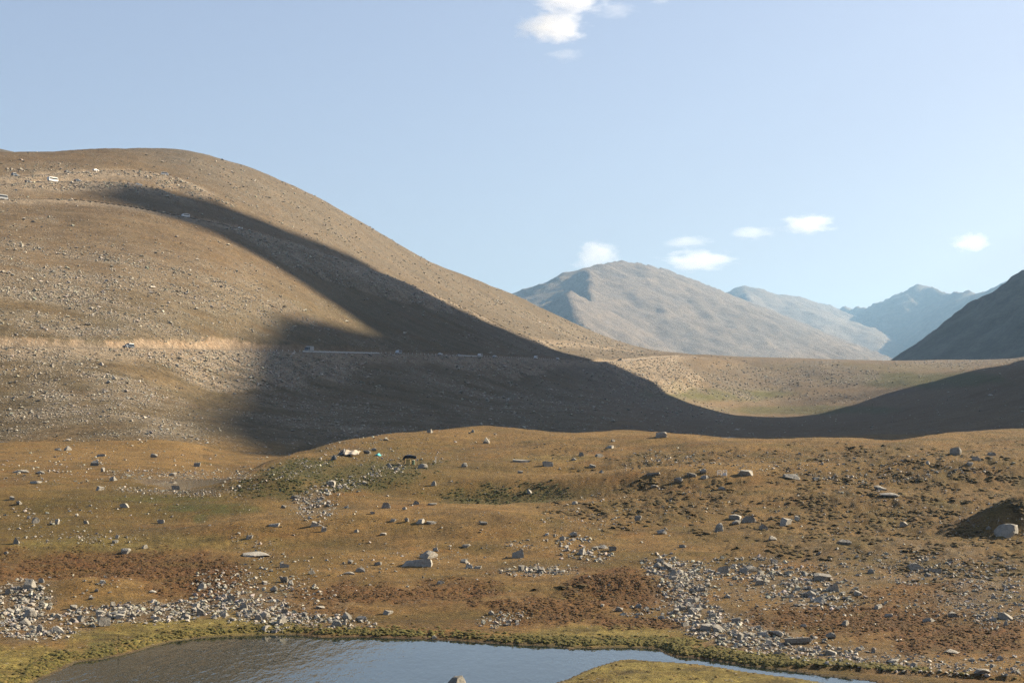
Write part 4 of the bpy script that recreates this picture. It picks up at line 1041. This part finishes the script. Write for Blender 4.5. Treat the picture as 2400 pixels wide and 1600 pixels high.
# barriers and posts along the level road
M_CONC = plain("whitewashed_concrete", (.34, .35, .345), .9, 0, .12, 1.5)
def barrier(u0, u1, label):
    uu = 1200 + F * ROAD[:, 0] / ROAD[:, 1]
    k0, k1 = int(np.argmin(abs(uu - u0))), int(np.argmin(abs(uu - u1)))
    root = bpy.data.objects.new("road_barrier", None); COL.objects.link(root)
    for k in range(k0, k1):
        a, b = ROAD[k], ROAD[k + 1]; t = (b - a)[:2]; L = np.linalg.norm(t); nn = np.array([t[1], -t[0]]) / L
        c = (a + b) / 2; yaw = math.atan2(t[1], t[0])
        if k == k0: root.location = (c[0] + nn[0] * 3.9, c[1] + nn[1] * 3.9, c[2] + .1)
        prof = [(-.3, 0), (-.3, .12), (-.14, .26), (-.1, .7), (.1, .7), (.14, .26), (.3, .12), (.3, 0)]
        V, Fc = prism(prof, -L / 2 + .06, L / 2 - .06)
        me = MB().add(V, Fc).mesh("barrier_block", M_CONC)
        o = link("barrier_block", me, None, root)
        o.location = Vector((c[0] + nn[0] * 3.9, c[1] + nn[1] * 3.9, c[2] + .1)) - Vector(root.location); o.rotation_euler = (0, 0, yaw - math.pi / 2)
    tag(root, label, "barrier")
barrier(694, 872, "long white concrete barrier beside the grey truck on the shaded road")
barrier(1062, 1106, "short white concrete barrier farther along the shaded road")
M_POST = plain("white_post_paint", (.6, .6, .58), .7)
post = None; run = 0.0
uu = 1200 + F * ROAD[:, 0] / ROAD[:, 1]
for k in range(1, len(ROAD) - 1):
    if not (585 < uu[k] < 1310): continue
    t = (ROAD[k + 1] - ROAD[k - 1])[:2]; nn = np.array([t[1], -t[0]]) / np.linalg.norm(t)
    if post is None:
        me = MB().box((0, 0, .55), (.22, .22, 1.1)).mesh("road_post", M_POST, .03); post = me
    o = link("road_post", post); o.location = (ROAD[k][0] - nn[0] * 3.7, ROAD[k][1] - nn[1] * 3.7, ROAD[k][2] + .1)
    tag(o, "small white marker post in the row along the level road", "road post", "marker posts along the level road")

# ------------------------------------------------------------------ herders' camp on the knoll
M_TARP = plain("black_tarpaulin", (.02, .022, .026), .45, 0, .3, 2.0); M_WOOD = plain("weathered_wood", (.30, .22, .13), .9, 0, .25, 4); M_CANVAS = plain("sun_bleached_canvas", (.42, .36, .28), .95, 0, .15, 3); M_DARKC = plain("dark_grey_canvas", (.07, .075, .08), .9, 0, .2, 3)
M_BOX = plain("yellow_crate", (.55, .40, .16), .7, 0, .15, 3); M_TURQ = plain("turquoise_plastic", (.05, .34, .36), .4, 0, .3, 4); M_WHITE = plain("white_painted_metal", (.62, .62, .60), .5, 0, .1)
def base_at(u, v):
    p, d = on_ground([u], [v]); return Vector(p[0]), d[0] / F
def sheet_mesh(name, fn, nu, nv, mat, th=.04, parent=None):
    V = np.array([[fn(i / (nu - 1), j / (nv - 1)) for j in range(nv)] for i in range(nu)], float).reshape(-1, 3)
    me = mesh_from(name, V, grid_faces(nu, nv), True); o = link(name, me, mat, parent)
    so = o.modifiers.new("thick", 'SOLIDIFY'); so.thickness = th
    return o
p, k = base_at(961, 1088)
root = bpy.data.objects.new("shelter", None); COL.objects.link(root); root.location = p
W_, H_, D_ = 28 * k, 22 * k, 2.2
def roof(a, b):
    x = (a - .5) * W_ * 1.12; y = (b - .5) * D_ * 1.15
    return (x, y, H_ * (.80 + .20 * math.sin(math.pi * min(1, a * 1.1)) ** .6 - (.22 if a < .12 else 0)) - .18 * (b < .1) + .04 * math.sin(9 * a + 5 * b))
sheet_mesh("tarpaulin_roof", roof, 17, 7, M_TARP, .05, root)
sheet_mesh("tarpaulin_flap", lambda a, b: ((a - .5) * W_ * 1.1, -D_ * .56 - .03 * math.sin(14 * a), H_ * (.98 - .30 * b - .1 * abs(a - .5)) - (.2 if a < .1 else 0)), 15, 4, M_TARP, .04, root)
for sx in (-.44, .46):
    for sy in (-.45, .45):
        MB().tube((sx * W_, sy * D_, -.3), (sx * W_ * 1.02, sy * D_, H_ * .86), .07, 7, .055).build("pole", M_WOOD, root)
tag(root, "black tarpaulin shelter on four wooden poles on the knoll", "shelter")
cr = MB().box((0, 0, .5), (.95, .7, 1.0)).box((.1, -.38, .55), (.5, .06, .7)); o = cr.build("crate", M_BOX, None, .03); o.location = p + Vector((-.35, -.2, 0)); tag(o, "yellow wooden crate under the black tarpaulin shelter", "crate")
ba = bpy.data.objects.new("barrel", None); COL.objects.link(ba); ba.location = p + Vector((W_ * .28, -.2, 0)); MB().tube((0, 0, 0), (0, 0, .85), .26, 14, .26).build("drum", plain("dull_green_drum", (.10, .15, .10), .6), ba); MB().tube((0, 0, .85), (0, 0, .9), .28, 14, .28).build("lid", M_WHITE, ba)
tag(ba, "small green barrel with a white lid under the shelter", "barrel")
p, k = base_at(812, 1066)
root = bpy.data.objects.new("tent", None); COL.objects.link(root); root.location = p
def cv(a, b):
    x = -4 * k + a * 34 * k; z = (11 - 2.5 * a) * k * (1 - b) + .15
    return (x, -1.3 + 2.2 * (1 - b) + .1 * math.sin(7 * a), z + .10 * math.sin(11 * a + 3 * b))
sheet_mesh("canvas_wall", cv, 15, 6, M_CANVAS, .03, root)
sheet_mesh("canvas_roof", lambda a, b: (-4 * k + a * 33 * k, .9 + 2.0 * b, (11 - 2.5 * a) * k * (1 - .55 * b) + .2), 11, 5, M_CANVAS, .03, root)
sheet_mesh("dark_flap", lambda a, b: (-6 * k - a * 15 * k * (.35 + .65 * b), -.4 - .6 * b, (13 - 13.5 * b) * k * (1 - .18 * a) + .1), 8, 7, M_DARKC, .03, root)
MB().tube((-5 * k, -.3, -.3), (-5 * k, -.25, 15 * k), .09, 8).build("pole", M_WHITE, root)
MB().tube((-4.6 * k, -.2, 13.5 * k), (30 * k, .9, 9 * k), .05, 6).build("ridge_pole", M_WOOD, root)
MB().tube((-6 * k, -.5, 13 * k), (-24 * k, -1.4, -.1), .025, 5).build("guy_rope", M_CANVAS, root)
tag(root, "collapsed pale canvas tent with a dark flap and a white pole", "tent")
def lump(name, u, v, w, h, mat, label, cat, seed):
    p, k = base_at(u, v); V, Fc = rock_shape(seed, 3, 5, .04)
    me = mesh_from(name, V * np.array([w * k * .5, w * k * .32, h * k * .55]), Fc, True); o = link(name, me, mat); o.location = p + Vector((0, .2, h * k * .35)); return tag(o, label, cat)
lump("plastic_bundle", 886, 1068, 15, 8, M_TURQ, "turquoise plastic bundle beside the collapsed tent", "bundle", 71)
lump("tarpaulin_bundle", 781, 1078, 16, 14, M_DARKC, "dark heap of covered goods below the collapsed tent", "bundle", 72)
lump("slanted_stone", 1016, 1138, 13, 13, MAT_ROCK, "slanted grey stone with a bright edge on the olive hollow's rim", "boulder", 73)
p, k = base_at(1021, 1085); root = bpy.data.objects.new("signpost", None); COL.objects.link(root); root.location = p
MB().tube((0, 0, -.3), (.03, 0, 14 * k), .06, 8, .05).build("post", M_WHITE, root); MB().tube((-3 * k, 0, 13 * k), (2.5 * k, 0, 16 * k), .05, 6).build("arm", M_WHITE, root)
tag(root, "thin white post with a short arm beyond the shelter", "post")
p, k = base_at(1694, 1115); root = bpy.data.objects.new("bed_frame", None); COL.objects.link(root); root.location = p
fw, fh = 9 * k, 13 * k
for x0, hh in ((-13 * k, fh * 1.0), (0, fh)):
    g = bpy.data.objects.new("end_frame", None)
    b = MB()
    for x in (x0, x0 + fw): b.tube((x, 0, -.2), (x, 0, hh), .045, 7)
    b.tube((x0, 0, hh), (x0 + fw, 0, hh), .045, 7).tube((x0, 0, hh * .45), (x0 + fw, 0, hh * .45), .03, 6)
    for q in (.3, .6): b.tube((x0 + fw * q, 0, hh * .45), (x0 + fw * q, 0, hh), .022, 6)
    b.build("end_frame", M_WHITE, root)
MB().tube((-13 * k, 0, fh * .3), (fw, 0, fh * .3), .035, 6).build("side_rail", M_WHITE, root)
sheet_mesh("hanging_cloth", lambda a, b: (a * fw * .98, -.06 - .05 * math.sin(8 * a), fh * .5 * (1 - b) + .03), 9, 5, M_WHITE, .02, root)
tag(root, "white tubular bed frame with hanging cloth beside the wedge-shaped block", "bed frame")
p, k = base_at(278, 1508); root = bpy.data.objects.new("stake", None); COL.objects.link(root); root.location = p
MB().tube((.1, 0, -.3), (-.06, 0, 27 * k), .035, 7, .025).build("shaft", plain("dark_stake_wood", (.035, .03, .022), .9), root); MB().tube((-.06, 0, 27 * k), (-.065, 0, 27.8 * k), .04, 7, .03).build("cap", M_DARKC, root)
tag(root, "thin dark stake standing on the grassy lake bank", "stake")

# ------------------------------------------------------------------ clouds
def cloud_material(name, dens, seed, thr):
    m = bpy.data.materials.new(name); m.use_nodes = True; t = m.node_tree; t.nodes.clear()
    out = t.nodes.new("ShaderNodeOutputMaterial"); pv = t.nodes.new("ShaderNodeVolumePrincipled"); tc = t.nodes.new("ShaderNodeTexCoord")
    nz = t.nodes.new("ShaderNodeTexNoise"); nz.noise_dimensions = '4D'; nz.inputs["W"].default_value = seed; nz.inputs["Scale"].default_value = 2.3; nz.inputs["Detail"].default_value = 6; nz.inputs["Roughness"].default_value = .6
    ln = t.nodes.new("ShaderNodeVectorMath"); ln.operation = 'LENGTH'
    a = t.nodes.new("ShaderNodeMath"); a.operation = 'MULTIPLY_ADD'; a.inputs[1].default_value = -.62; a.inputs[2].default_value = thr
    b = t.nodes.new("ShaderNodeMath"); b.operation = 'ADD'; c = t.nodes.new("ShaderNodeMapRange"); c.inputs[1].default_value = .42; c.inputs[2].default_value = .62; c.inputs[3].default_value = 0; c.inputs[4].default_value = dens
    t.links.new(tc.outputs["Object"], nz.inputs["Vector"]); t.links.new(tc.outputs["Object"], ln.inputs[0]); t.links.new(ln.outputs["Value"], a.inputs[0])
    t.links.new(nz.outputs["Fac"], b.inputs[0]); t.links.new(a.outputs[0], b.inputs[1]); t.links.new(b.outputs[0], c.inputs[0]); t.links.new(c.outputs[0], pv.inputs["Density"])
    pv.inputs["Color"].default_value = (.95, .93, .90, 1); pv.inputs["Anisotropy"].default_value = .2
    t.links.new(pv.outputs[0], out.inputs["Volume"]); return m
CL = [(1298, 62, 175, 80, .012, .36, "bright puffy cloud below the larger cloud overhead"), (1335, 2, 190, 60, .010, .36, "largest white cloud cut off high overhead"), (1442, 24, 120, 46, .003, .32, "thin veil of cloud beside the largest cloud"), (1322, 130, 110, 40, .003, .30, "faint wisp under the bright puffy cloud"), (1228, 78, 60, 34, .006, .34, "small round cloud tuft beside the bright puffy cloud"),
      (1392, 602, 120, 84, .006, .36, "domed cloud rising behind the broad mountain's summit"), (1636, 611, 190, 52, .006, .36, "flat long cloud low over the broad mountain's slope"), (1612, 568, 120, 38, .003, .34, "pale small cloud above the flat long cloud"), (1765, 546, 130, 38, .003, .34, "pale stretched cloud between two brighter ones"), (1892, 526, 140, 54, .006, .36, "bright oval cloud above the small pointed peak"),
      (2276, 568, 100, 54, .005, .36, "little cloud above the serrated ridge"), (1548, 2, 60, 20, .004, .34, "small scrap of cloud high beside the thin veil")]
for n_, (u, v, w, h, dens, thr, lab) in enumerate(CL):
    dist = 15000.0 if v < 300 else 24000.0
    k = dist / F
    V, Fc = ICO[3]; me = mesh_from("cloud", V, Fc, True)
    o = link("cloud", me, cloud_material("cloud_vapour", dens * .22, 3.7 * n_, thr)); o.location = px(u, v, dist); o.scale = (w * k * .62, w * k * .5, h * k * .62)
    tag(o, lab, "cloud")

# ------------------------------------------------------------------ air
def haze_box(x0, x1, y0, y1, z0, z1):
    V = [(x, y, z) for z in (z0, z1) for y in (y0, y1) for x in (x0, x1)]
    Fc = [(0, 2, 3, 1), (4, 5, 7, 6), (0, 1, 5, 4), (2, 6, 7, 3), (0, 4, 6, 2), (1, 3, 7, 5)]
    me = bpy.data.meshes.new("haze"); me.from_pydata(V, [], Fc); me.update()
    m = bpy.data.materials.new("haze_air"); m.use_nodes = True
    t = m.node_tree; t.nodes.clear()
    out = t.nodes.new("ShaderNodeOutputMaterial"); pv = t.nodes.new("ShaderNodeVolumePrincipled")
    pv.inputs["Color"].default_value = (.40, .68, 1.0, 1)
    pv.inputs["Density"].default_value = HAZE
    pv.inputs["Anisotropy"].default_value = .35
    t.links.new(pv.outputs[0], out.inputs["Volume"])
    o = link("haze", me, m)
    tag(o, kind="stuff", label="thin pale blue haze filling the valley air")
HAZE = 3.7e-5
haze_box(-4200, 7600, -1200, 17600, -3, 1240)
